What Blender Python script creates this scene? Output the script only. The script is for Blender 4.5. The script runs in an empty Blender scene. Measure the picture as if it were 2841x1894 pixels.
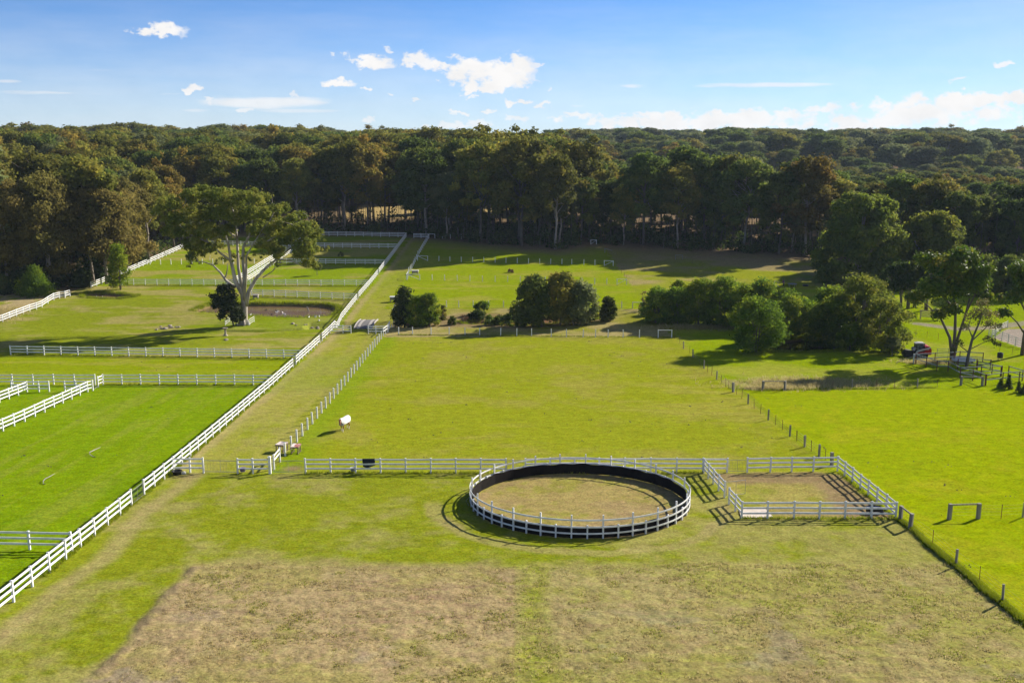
# Horse property seen from above: paddocks, white fences, round yard, gum forest.  Units are metres.
D={'pond1': [(-60.54, 187.89), (-59.33, 194.78), (-52.42, 195.61), (-43.52, 195.28), (-37.76, 194.45), (-35.35, 192.65), (-34.15, 190.08), (-34.08, 186.21), (-35.13, 183.95), (-39.52, 182.84), (-43.52, 183.06), (-49.25, 184.92), (-52.17, 185.9), (-55.84, 186.59)], 'pond2': [(-89.21, 206.33), (-89.0, 208.05), (-86.87, 208.54), (-84.24, 207.8), (-81.27, 206.09), (-78.51, 204.88), (-78.56, 202.98), (-80.64, 201.48), (-83.4, 201.81), (-87.38, 203.22)], 'pond3': [(-8.73, 177.93), (-5.53, 179.7), (1.61, 182.11), (7.77, 183.34), (13.49, 185.21), (17.85, 183.65), (15.97, 181.2), (13.06, 179.11), (8.63, 177.82), (4.77, 175.35), (1.56, 175.52), (-3.06, 176.09), (-7.58, 176.2)], 'pond4': [(38.72, 153.36), (43.82, 160.97), (48.79, 163.46), (52.08, 160.97), (52.24, 154.49), (49.58, 150.62), (44.71, 149.23), (40.27, 150.08)], 'trench': [(-91.23, 160.21), (-84.26, 160.75), (-79.32, 161.82), (-72.33, 162.58), (-64.82, 162.15), (-58.76, 165.82), (-49.66, 169.37), (-42.7, 168.92), (-38.2, 170.63), (-32.42, 172.66), (-29.81, 173.29), (-24.07, 174.16), (-20.19, 174.59)], 'bridge': [(-27.51, 170.83), (-24.51, 170.83), (-24.98, 179.1), (-27.69, 179.26)], 'earth': [(-20.95, 61.38), (-21.0, 58.37), (-21.25, 56.97), (-21.08, 55.2), (-21.12, 52.94), (-21.02, 50.47), (-20.92, 48.97), (-21.1, 47.88), (-21.17, 46.75)], 'slab': [(17.52, 71.98), (20.04, 72.19), (19.95, 74.36), (17.85, 74.04)], 'W1': [(26.76, 160.93, 0), (27.02, 157.27, 0), (26.7, 151.76, 1), (26.97, 147.9, 0), (26.91, 144.75, 1), (26.85, 139.19, 0), (26.9, 136.04, 1), (26.91, 133.54, 0), (27.08, 131.52, 0), (27.11, 128.33, 1), (27.26, 126.14, 0), (27.34, 123.81, 0), (27.44, 122.39, 0), (27.61, 120.62, 2), (27.64, 118.98, 0), (27.78, 116.69, 0), (27.88, 113.81, 1), (27.97, 111.22, 0), (28.07, 108.65, 0), (28.17, 105.61, 1), (28.33, 103.2, 0), (28.48, 101.02, 0), (28.5, 98.21, 1), (28.67, 96.27, 0), (28.8, 93.99, 1), (28.87, 92.08, 0), (28.97, 89.92, 1), (28.67, 96.29, 0), (28.76, 93.91, 1), (28.9, 92.14, 0), (29.14, 90.52, 1), (29.26, 88.98, 0), (29.37, 87.41, 2)], 'W2': [(29.63, 65.92, 0), (29.49, 61.88, 1), (29.69, 58.96, 0), (29.61, 55.77, 1), (29.68, 53.08, 0), (29.75, 50.38, 1)], 'W3': [(37.42, 71.98, 0), (39.25, 72.29, 1), (40.98, 72.51, 0)], 'W4': [(37.27, 121.82, 0), (40.56, 122.29, 0), (43.11, 122.57, 1), (46.26, 122.86, 0), (48.65, 122.95, 0), (51.55, 123.05, 1), (54.26, 123.43, 0)], 'W5': [(25.12, 262.07, 0), (25.34, 255.31, 0), (25.65, 247.05, 0), (25.75, 240.08, 0), (26.01, 235.06, 0), (26.13, 230.21, 0), (25.99, 225.48, 0)], 'W6': [(67.2, 167.09, 0), (67.85, 164.25, 0), (68.88, 162.23, 0), (69.86, 160.15, 0)], 'W7': [(74.2, 148.26, 0), (75.28, 146.62, 0), (76.35, 145.56, 0)], 'Y1': [(57.89, 139.48), (58.42, 137.07), (58.81, 134.41), (60.21, 134.04), (59.79, 129.36), (60.69, 127.64), (60.85, 124.5)], 'Y2': [(57.89, 139.48), (61.05, 140.46), (64.14, 141.21), (65.19, 141.71)], 'Y3': [(59.89, 129.57), (62.97, 130.23), (65.85, 130.45)], 'L3x': [(-53.75, 96.1), (-53.55, 98.3), (-53.39, 100.55), (-53.31, 102.76), (-53.22, 104.9), (-53.23, 107.29), (-53.18, 109.49), (-53.2, 111.89), (-53.1, 113.97), (-53.05, 116.24), (-53.03, 118.53), (-52.97, 120.63), (-52.62, 121.37)], 'L14x': [(-93.3, 172.8), (-92.26, 177.61), (-92.2, 180.14), (-92.17, 182.58), (-92.02, 184.94), (-91.94, 187.33), (-91.57, 189.24), (-91.41, 191.3), (-92.08, 195.29), (-92.71, 199.24), (-92.34, 201.06), (-91.56, 201.86), (-91.43, 203.89)], 'TR1': [(-21.55, 90.6), (-21.55, 93.21), (-21.55, 95.82), (-21.55, 98.43), (-21.55, 101.04), (-21.55, 103.65), (-21.55, 106.26), (-21.55, 108.87), (-21.55, 111.48), (-21.55, 114.09), (-21.55, 116.7), (-21.55, 119.31), (-21.55, 121.92), (-21.55, 124.53), (-21.55, 127.14), (-21.55, 129.75), (-21.55, 132.36), (-21.55, 134.97), (-21.55, 137.58), (-21.55, 140.19), (-21.55, 142.8), (-21.55, 145.41), (-21.55, 148.02), (-21.55, 150.63), (-21.55, 153.24), (-21.55, 155.85), (-21.55, 158.46), (-21.55, 161.07)], 'TR3x': [(-22.3, 184.0), (-22.45, 187.45), (-22.6, 190.91), (-22.75, 194.36), (-22.9, 197.82), (-23.05, 201.27), (-23.2, 204.73), (-24.13, 226.3), (-24.2, 229.8)], 'TR5x': [(-24.35, 233), (-24.65, 236.52), (-24.5, 238.33), (-24.49, 240.45), (-24.46, 242.89), (-24.54, 246.84), (-24.65, 250.3), (-24.73, 253.7), (-24.79, 258.1)], 'TR7x': [(-25.01, 264.33), (-25.0, 268.06), (-24.96, 271.54), (-25.01, 275.46), (-25.02, 279.13), (-25.05, 283.08), (-25.05, 286.76), (-25.07, 290.74), (-25.09, 294.84), (-25.11, 299.06)], 'C1': [(-19.16, 165.29), (-16.81, 165.29), (-13.66, 165.04), (-10.6, 165.04), (-7.91, 164.78), (-5.44, 164.53), (-1.91, 164.4), (0.8, 164.02), (3.29, 163.89), (6.58, 163.63), (9.08, 163.12), (11.86, 163.0), (13.92, 163.0), (16.0, 162.74), (18.5, 162.74), (21.19, 162.61), (24.32, 162.61), (26.55, 162.61)], 'C2': [(-12.75, 191.33), (-10.37, 191.33), (-7.56, 191.33), (-4.57, 191.33), (-1.65, 191.33), (1.26, 191.2), (4.17, 191.07), (6.95, 190.94), (9.99, 190.94), (13.01, 190.81), (16.04, 190.68), (21.24, 190.42), (23.29, 190.04), (25.14, 189.78)], 'C3': [(-23.95, 226.4), (-21.09, 226.03), (-18.2, 225.65), (-15.35, 225.28), (-12.44, 224.72), (-9.55, 224.35), (-6.68, 223.98), (-3.81, 223.61), (-0.98, 223.23), (1.88, 223.05), (4.69, 222.67), (7.47, 222.3), (10.22, 221.74), (12.97, 221.18), (15.7, 220.63), (18.43, 220.26), (21.1, 219.88), (23.33, 219.33), (25.44, 219.33)], 'C4': [(-24.37, 256.13), (-21.7, 255.46), (-18.78, 255.02), (-15.9, 254.35), (-12.97, 253.91), (-10.05, 253.47), (-7.19, 253.25), (-4.28, 252.59), (-1.53, 252.15), (1.35, 251.72), (4.18, 250.85), (7.0, 250.63), (9.76, 250.42), (12.58, 250.2), (15.05, 249.77), (18.05, 249.13), (20.78, 248.49), (23.0, 247.43), (25.2, 247.01)], 'C5': [(-25.03, 300.79), (-23.26, 300.58), (-20.95, 299.93), (-18.5, 299.71), (-15.23, 299.06), (-12.91, 297.57)], 'arena': [(78.86, 161.72), (79.44, 160.59), (79.83, 159.22), (79.8, 157.05), (79.6, 154.32), (79.8, 151.95)], 'items': {'tableA': [(-22.65, 91.93), (-21.83, 91.72), (-21.87, 92.96), (-22.71, 92.96)], 'tableB': [(-21.17, 91.11), (-20.42, 91.07), (-20.31, 92.23), (-21.1, 92.23)], 'ducks': [(-45.57, 190.24), (-45.08, 189.29), (-45.11, 188.12), (-43.97, 188.12), (-43.16, 186.36), (-45.54, 186.05), (-47.73, 190.72)], 'ducks2': [(-82.94, 202.28), (-80.31, 202.98)], 'logs2': [(-86.19, 204.4), (-84.88, 204.16)], 'stump': (-39.34, 189.69), 'duckland1': (-37.56, 181.48), 'duckland2': (-36.41, 181.74), 'duckland3': (-35.73, 181.93), 'duckland4': (-48.9, 183.5), 'duck5': (-35.0, 178.05), 'horse_f': (-17.82, 100.2), 'ridge': [(29.34, 71.58), (29.59, 69.7), (29.41, 65.89), (29.43, 63.56), (29.49, 61.91), (29.47, 59.34), (29.38, 57.2), (29.52, 55.64), (29.46, 52.94)]}}
CLOUDS=[(-0.0657, 0.0663, 0.0061, 0.0035, 0.9), (0.0249, 0.0664, 0.0052, 0.0031, 0.8), (-0.0494, 0.0204, 0.0113, 0.0031, 0.9), (0.0655, 0.0204, 0.0174, 0.0035, 0.9), (-0.0915, 0.0315, 0.0052, 0.0022, 0.8), (-0.2564, 0.0226, 0.0106, 0.003, 0.8), (0.1371, 0.0202, 0.0257, 0.0043, 0.95), (-0.3238, 0.0927, 0.0195, 0.007, 1), (-0.1366, 0.0686, 0.024, 0.0082, 1), (-0.0875, 0.0682, 0.0147, 0.0083, 0.95), (-0.0426, 0.0623, 0.0349, 0.0131, 1), (-0.0152, 0.0522, 0.0415, 0.0175, 1), (0.0059, 0.0591, 0.0192, 0.0166, 1), (-0.028, 0.044, 0.0262, 0.0087, 1), (-0.1681, 0.0494, 0.0203, 0.0047, 1), (-0.3004, 0.042, 0.0095, 0.0042, 0.95), (-0.2855, 0.0315, 0.0056, 0.0025, 0.8), (-0.1385, 0.0431, 0.0056, 0.0035, 0.9), (-0.1174, 0.0392, 0.0047, 0.0022, 0.8), (-0.1734, 0.0734, 0.0034, 0.0034, 0.7), (-0.1185, 0.0788, 0.0039, 0.0035, 0.7), (0.0102, 0.0308, 0.0131, 0.0057, 0.95), (0.0293, 0.0291, 0.0087, 0.0031, 0.9), (-0.0238, 0.0233, 0.0096, 0.0035, 0.9), (-0.0373, 0.0345, 0.0061, 0.0026, 0.8), (-0.0473, 0.0088, 0.0327, 0.0057, 0.8), (0.0038, 0.0159, 0.0153, 0.0035, 0.8), (-0.1389, 0.0153, 0.0073, 0.0026, 0.8), (-0.2074, 0.0378, 0.0033, 0.0021, 0.7), (0.0364, 0.0435, 0.0044, 0.0022, 0.7), (0.1748, 0.0107, 0.1142, 0.012, 1), (0.2198, 0.0147, 0.0622, 0.0102, 1), (0.1079, 0.0129, 0.0388, 0.0069, 0.9), (0.2439, 0.0174, 0.0492, 0.0085, 0.95), (0.2949, 0.0243, 0.0199, 0.005, 0.9), (0.3859, 0.0189, 0.0744, 0.0161, 1), (0.4209, 0.03, 0.0432, 0.0111, 1), (0.4592, 0.0295, 0.0347, 0.0125, 1), (0.3381, 0.0103, 0.058, 0.009, 1), (0.4443, 0.0611, 0.0105, 0.0047, 0.9), (0.408, 0.049, 0.008, 0.004, 0.75)]
STREAKS=[(0.1134, 0.0465, 0.0258, 0.0039, 0.6), (0.2583, 0.0465, 0.0813, 0.0029, 0.5), (-0.24, 0.0307, 0.0904, 0.0068, 0.55), (-0.4104, 0.0369, 0.0946, 0.0036, 0.5), (-0.3036, 0.0223, 0.0277, 0.0037, 0.4), (-0.4549, 0.0461, 0.0139, 0.0019, 0.4), (-0.38, 0.0572, 0.0261, 0.002, 0.2), (0.0611, 0.0283, 0.0261, 0.0035, 0.5), (-0.1999, 0.0229, 0.0502, 0.0034, 0.4)]
HERO_CL=[(-12.12, 21.33, 1.73), (-10.61, 18.82, 1.9), (-9.03, 22.17, 1.9), (-9.91, 16.63, 1.56), (-6.94, 23.33, 1.73), (-7.49, 20.0, 2.07), (-7.34, 17.14, 1.9), (-6.64, 14.77, 1.9), (-7.11, 12.73, 1.38), (-4.12, 22.83, 1.9), (-4.63, 20.0, 2.07), (-4.47, 17.14, 1.9), (-4.14, 14.09, 1.38), (-1.75, 23.17, 1.73), (-1.93, 20.0, 1.9), (-1.95, 16.8, 1.56), (0.21, 22.17, 1.9), (0.72, 19.16, 1.73), (2.27, 23.0, 1.56), (2.98, 20.5, 1.9), (3.67, 17.47, 1.73), (2.75, 16.12, 1.04), (4.76, 22.5, 1.56), (5.47, 19.83, 1.9), (6.17, 16.8, 1.9), (5.21, 14.6, 1.56), (7.53, 20.5, 1.56), (7.93, 18.32, 1.73), (8.64, 15.45, 1.9), (7.17, 13.07, 1.38), (10.16, 19.16, 1.38), (10.9, 16.8, 1.9), (12.45, 17.47, 1.56), (12.0, 14.77, 1.73), (13.76, 16.46, 1.21), (11.25, 13.07, 1.56), (12.62, 13.41, 1.38), (14.35, 14.09, 0.95), (12.52, 11.02, 1.3), (-0.34, 12.39, 0.95), (-3.59, 12.05, 0.86), (3.06, 12.39, 0.86), (-8.07, 11.02, 0.69), (-13.22, 20.0, 0.86), (-12.1, 16.8, 1.21), (-9.21, 14.43, 1.21), (6.57, 11.02, 0.69)]
import bpy, math, random
import numpy as np
SC=bpy.context.scene
COL=SC.collection
rnd=random.Random(11)
R=math.radians
SUN_AZ=R(38.0); SUN_EL=R(26.5)          # sun: azimuth counted from +X towards +Y

# ------------------------------------------------------------------ noise
def vn(x,y,seed):
    xi=np.floor(x).astype(np.int64); yi=np.floor(y).astype(np.int64)
    fx=x-xi; fy=y-yi
    fx=fx*fx*(3-2*fx); fy=fy*fy*(3-2*fy)
    def h(a,b):
        n=(a*374761393+b*668265263+seed*974711)&0xffffffff
        n=((n^(n>>13))*1274126177)&0xffffffff
        n=n^(n>>16)
        return (n&0xffffff)/float(0xffffff)
    a=h(xi,yi);b=h(xi+1,yi);c=h(xi,yi+1);d=h(xi+1,yi+1)
    return (a*(1-fx)+b*fx)*(1-fy)+(c*(1-fx)+d*fx)*fy
def fbm(x,y,s,o=4,seed=1,sy=None):
    x=np.asarray(x,float)/s; y=np.asarray(y,float)/(sy or s)
    t=0;a=1;n=0
    for i in range(o):
        t=t+a*vn(x,y,seed+i*17); n+=a; a*=.5; x=x*2.03+7.1; y=y*2.03+3.7
    return t/n
def ss(a,b,x):
    t=np.clip((x-a)/(b-a),0,1); return t*t*(3-2*t)

# ------------------------------------------------------------------ terrain
KN=[(-200,10),(-50,3.0),(0,0),(54,-3.2),(85,-5.2),(122,-7.1),(145,-8.0),(172,-8.8),(198,-8.3),(228,-8.0),(303,-6.0),(400,-3.8),(1000,-3.5)]
def prof(y):
    y=np.asarray(y,float); out=np.zeros_like(y); n=len(KN)
    def m(j):
        if j==0: return (KN[1][1]-KN[0][1])/(KN[1][0]-KN[0][0])
        if j==n-1: return 0.
        return (KN[j+1][1]-KN[j-1][1])/(KN[j+1][0]-KN[j-1][0])
    for i in range(n-1):
        x0,y0=KN[i];x1,y1=KN[i+1];h=x1-x0
        k=(y>=x0)&(y<=x1)
        if i==0:k|=y<x0
        if i==n-2:k|=y>x1
        t=np.clip((y[k]-x0)/h,0,1)
        out[k]=(2*t**3-3*t*t+1)*y0+(t**3-2*t*t+t)*h*m(i)+(-2*t**3+3*t*t)*y1+(t**3-t*t)*h*m(i+1)
    return out
def poly_sd(x,y,P):
    """signed distance to a polygon, positive inside"""
    d=np.full(x.shape,1e9); ins=np.zeros(x.shape,bool); n=len(P)
    for i in range(n):
        ax,ay=P[i];bx,by=P[(i+1)%n]
        ex,ey=bx-ax,by-ay
        t=np.clip(((x-ax)*ex+(y-ay)*ey)/(ex*ex+ey*ey+1e-9),0,1)
        d=np.minimum(d,np.hypot(x-ax-t*ex,y-ay-t*ey))
        c=((ay>y)!=(by>y))&(x<(bx-ax)*(y-ay)/((by-ay) if by!=ay else 1e-9)+ax)
        ins^=c
    return np.where(ins,d,-d)
def line_d(x,y,P):
    d=np.full(x.shape,1e9)
    for (ax,ay),(bx,by) in zip(P[:-1],P[1:]):
        ex,ey=bx-ax,by-ay
        t=np.clip(((x-ax)*ex+(y-ay)*ey)/(ex*ex+ey*ey+1e-9),0,1)
        d=np.minimum(d,np.hypot(x-ax-t*ex,y-ay-t*ey))
    return d
PONDS=[(D['pond1'],-8.95),(D['pond2'],-8.75),(D['pond3'],-9.4),(D['pond4'],-9.3)]
def near(x,y,P,m):
    xs=[p[0] for p in P];ys=[p[1] for p in P]
    return (x>min(xs)-m)&(x<max(xs)+m)&(y>min(ys)-m)&(y<max(ys)+m)
def T(x,y):
    sc=np.isscalar(x)
    x=np.atleast_1d(np.asarray(x,float)); y=np.atleast_1d(np.asarray(y,float))
    z=prof(y)
    z=z+6.5*ss(280,720,y)*ss(70,-190,x)
    z=z-6*ss(330,420,y)*ss(640,500,y)*ss(10,120,x)+6.5*ss(560,980,y)*ss(-120,130,x)
    z=z-1.2*ss(160,210,y)*ss(55,75,x)*0
    for P,l in PONDS:
        k=near(x,y,P,3)
        if k.any():
            sd=poly_sd(x[k],y[k],P)
            w=ss(-.9,.7,sd); zz=z[k]
            z[k]=zz-w*(zz-(l-.55))
    k=near(x,y,D['trench'],3)
    if k.any():
        d=line_d(x[k],y[k],D['trench']); zz=z[k]; z[k]=zz-.55*ss(1.3,.2,d)
    k=near(x,y,D['bridge'],9)
    if k.any():   # creek gully under the bridge
        d=line_d(x[k],y[k],[(-36,174.5),(-26,175.2),(-19,175.5),(-9,176)])
        z[k]=z[k]-.7*ss(3.2,.8,d)
    return float(z[0]) if sc else z

# ------------------------------------------------------------------ materials
MATS={}
def newmat(n):
    m=bpy.data.materials.new(n); m.use_nodes=True; nt=m.node_tree
    b=nt.nodes['Principled BSDF']; MATS[n]=m
    return m,nt,b
def nd(nt,t,**k):
    n=nt.nodes.new(t)
    for a,v in k.items():
        if a.startswith('i_'):
            n.inputs[int(a[2:]) if a[2:].isdigit() else a[2:].replace('_',' ')].default_value=v
        else: setattr(n,a,v)
    return n
def ramp(nt,stops):
    r=nt.nodes.new('ShaderNodeValToRGB'); e=r.color_ramp.elements
    while len(e)<len(stops): e.new(.5)
    for q,(p,c) in zip(e,stops): q.position=p; q.color=(*c,1)
    return r
def plain(n,c,rough=.6,c2=None,scale=6,metal=0,bump=0,stretch=(1,1,1),spec=.35):
    m,nt,b=newmat(n); b.inputs['Roughness'].default_value=rough; b.inputs['Metallic'].default_value=metal
    b.inputs['Specular IOR Level'].default_value=spec
    tc=nd(nt,'ShaderNodeTexCoord'); mp=nd(nt,'ShaderNodeMapping'); mp.inputs['Scale'].default_value=stretch
    no=nd(nt,'ShaderNodeTexNoise'); no.inputs['Scale'].default_value=scale; no.inputs['Detail'].default_value=5
    nt.links.new(tc.outputs['Object'],mp.inputs[0]); nt.links.new(mp.outputs[0],no.inputs['Vector'])
    r=ramp(nt,[(.3,c2 or tuple(q*.8 for q in c)),(.65,c)])
    nt.links.new(no.outputs[0],r.inputs[0]); nt.links.new(r.outputs[0],b.inputs['Base Color'])
    if bump:
        bp=nd(nt,'ShaderNodeBump'); bp.inputs['Strength'].default_value=bump; bp.inputs['Distance'].default_value=.02
        nt.links.new(no.outputs[0],bp.inputs['Height']); nt.links.new(bp.outputs[0],b.inputs['Normal'])
    return m
def leafmat(n,stops,tr=.48,rough=.75,var=.3,sp=.06,gain=1.0):
    stops=[(p,tuple(q*gain for q in c)) for p,c in stops]
    m,nt,b=newmat(n)
    at=nd(nt,'ShaderNodeAttribute',attribute_name='tint')
    oi=nd(nt,'ShaderNodeObjectInfo')
    r=ramp(nt,stops); nt.links.new(at.outputs['Fac'],r.inputs[0])
    mr=nd(nt,'ShaderNodeMapRange'); mr.inputs['To Min'].default_value=1-var; mr.inputs['To Max'].default_value=1+var
    nt.links.new(oi.outputs['Random'],mr.inputs[0])
    hs=nd(nt,'ShaderNodeHueSaturation'); nt.links.new(mr.outputs[0],hs.inputs['Value'])
    mh=nd(nt,'ShaderNodeMapRange'); mh.inputs['To Min'].default_value=.494; mh.inputs['To Max'].default_value=.513
    ml=nd(nt,'ShaderNodeMath',operation='FRACT'); mm=nd(nt,'ShaderNodeMath',operation='MULTIPLY'); mm.inputs[1].default_value=7.3
    nt.links.new(oi.outputs['Random'],mm.inputs[0]); nt.links.new(mm.outputs[0],ml.inputs[0]); nt.links.new(ml.outputs[0],mh.inputs[0])
    nt.links.new(mh.outputs[0],hs.inputs['Hue'])
    nt.links.new(r.outputs[0],hs.inputs['Color'])
    b.inputs['Roughness'].default_value=rough; b.inputs['Specular IOR Level'].default_value=sp
    nt.links.new(hs.outputs[0],b.inputs['Base Color'])
    t=nd(nt,'ShaderNodeBsdfTranslucent'); nt.links.new(hs.outputs[0],t.inputs[0])
    mx=nd(nt,'ShaderNodeMixShader'); mx.inputs[0].default_value=tr
    nt.links.new(b.outputs[0],mx.inputs[1]); nt.links.new(t.outputs[0],mx.inputs[2])
    nt.links.new(mx.outputs[0],nt.nodes['Material Output'].inputs[0])
    return m
WHITE=plain('white_paint',(.80,.80,.80),.45,(.61,.61,.58),2.2)
WHITE_OLD=plain('weathered_white_paint',(.62,.62,.60),.6,(.45,.45,.43),4)
STEEL=plain('galvanised_steel',(.38,.38,.38),.4,(.28,.28,.28),20,.6)
WIRE=plain('fence_wire',(.30,.30,.30),.5,None,20,.5)
OLDWOOD=plain('weathered_timber',(.30,.27,.23),.85,(.16,.14,.12),6,0,.6,(1,1,.15))
DARKWOOD=plain('dark_timber',(.10,.08,.06),.85,(.05,.04,.03),6,0,.5,(1,1,.15))
RUBBER=plain('black_rubber_lining',(.016,.012,.010),.85,(.007,.006,.006),2.5,0,.4,(1,1,1),.08)
BLACK=plain('black_plastic',(.015,.015,.017),.5)
REDSTEEL=plain('red_brown_steel',(.13,.035,.025),.6,(.09,.03,.025),9)
GREYSTEEL=plain('grey_steel_rail',(.34,.36,.37),.5,(.24,.25,.26),7,.2)
CONC=plain('concrete',(.52,.45,.38),.9,(.40,.34,.28),2.2,0,.3)
STONE=plain('stone',(.34,.29,.23),.9,(.2,.17,.13),3,0,.8)
TABLE=plain('table_timber',(.20,.15,.10),.8,(.11,.08,.055),5,0,.4)
def leaf_set():
    L={}
    L['rust']=leafmat('rusty_gum_leaves',[(0,(.062,.060,.013)),(.45,(.115,.095,.017)),(.8,(.160,.108,.020)),(1,(.20,.122,.026))],gain=1.65)
    L['olive']=leafmat('olive_gum_leaves',[(0,(.055,.065,.012)),(.5,(.110,.108,.017)),(1,(.175,.135,.022))],gain=1.7)
    L['green']=leafmat('dark_green_gum_leaves',[(0,(.038,.060,.012)),(.6,(.078,.100,.016)),(1,(.14,.135,.020))],gain=1.6)
    L['grey']=leafmat('grey_green_gum_leaves',[(0,(.058,.075,.026)),(.6,(.110,.120,.042)),(1,(.165,.15,.055))],gain=1.55)
    L['hero']=leafmat('gum_leaves',[(0,(.052,.068,.010)),(.5,(.102,.112,.016)),(1,(.165,.142,.028))],.48,gain=1.7)
    L['wattle']=leafmat('wattle_leaves',[(0,(.040,.070,.007)),(.55,(.085,.122,.009)),(1,(.17,.17,.010))],.52,.75,.2,gain=1.85)
    L['round']=leafmat('round_tree_leaves',[(0,(.060,.080,.012)),(.55,(.115,.135,.016)),(1,(.19,.175,.022))],.52,.75,.15,gain=1.5)
    L['thicket']=leafmat('thicket_leaves',[(0,(.045,.062,.010)),(.55,(.095,.112,.013)),(1,(.17,.155,.018))],.52,.75,.25,gain=1.6)
    L['bright']=leafmat('bright_green_leaves',[(0,(.065,.12,.012)),(.6,(.12,.19,.014)),(1,(.20,.24,.02))],.45,.5,.15)
    L['gloss']=leafmat('glossy_green_leaves',[(0,(.045,.095,.010)),(.5,(.095,.150,.012)),(.9,(.19,.195,.018)),(1,(.27,.19,.04))],.42,.55,.1,.1,gain=1.15)
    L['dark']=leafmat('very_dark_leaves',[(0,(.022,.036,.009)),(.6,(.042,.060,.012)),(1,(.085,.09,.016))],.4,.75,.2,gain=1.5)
    L['ivy']=leafmat('ivy_leaves',[(0,(.015,.024,.008)),(.6,(.032,.045,.012)),(1,(.065,.07,.02))],.2,.4,.1)
    L['red']=leafmat('reddish_twigs',[(0,(.10,.06,.03)),(1,(.20,.11,.06))],.25)
    L['pink']=leafmat('pinkish_new_leaves',[(0,(.075,.095,.022)),(.5,(.13,.135,.035)),(1,(.24,.15,.075))],.4,.55,.1)
    L['dry']=leafmat('dry_grass_blades',[(0,(.30,.25,.09)),(.5,(.44,.36,.15)),(1,(.56,.47,.24))],.45,.8,.0)
    L['grass']=leafmat('green_grass_blades',[(0,(.13,.18,.004)),(.5,(.22,.28,.006)),(1,(.34,.33,.04))],.45,.8,.0)
    L['tanleaf']=leafmat('tan_feathery_leaves',[(0,(.10,.092,.022)),(.5,(.195,.165,.040)),(1,(.28,.22,.058))],.55,.75,.12)
    return L
LEAF=leaf_set()
BARK=plain('brown_grey_bark',(.18,.145,.118),.9,(.08,.066,.055),4,0,.6,(1,1,.2))
PALEBARK=plain('pale_gum_bark',(.44,.385,.33),.8,(.16,.135,.115),1.3,0,.7,(1.3,1.3,.3))
FORESTBARK=plain('forest_gum_bark',(.36,.30,.25),.85,(.15,.125,.105),2.5,0,.5,(1,1,.3))
TANBARK=plain('tan_gum_bark',(.16,.12,.095),.85,(.08,.063,.05),2.5,0,.5,(1,1,.3))

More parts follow.
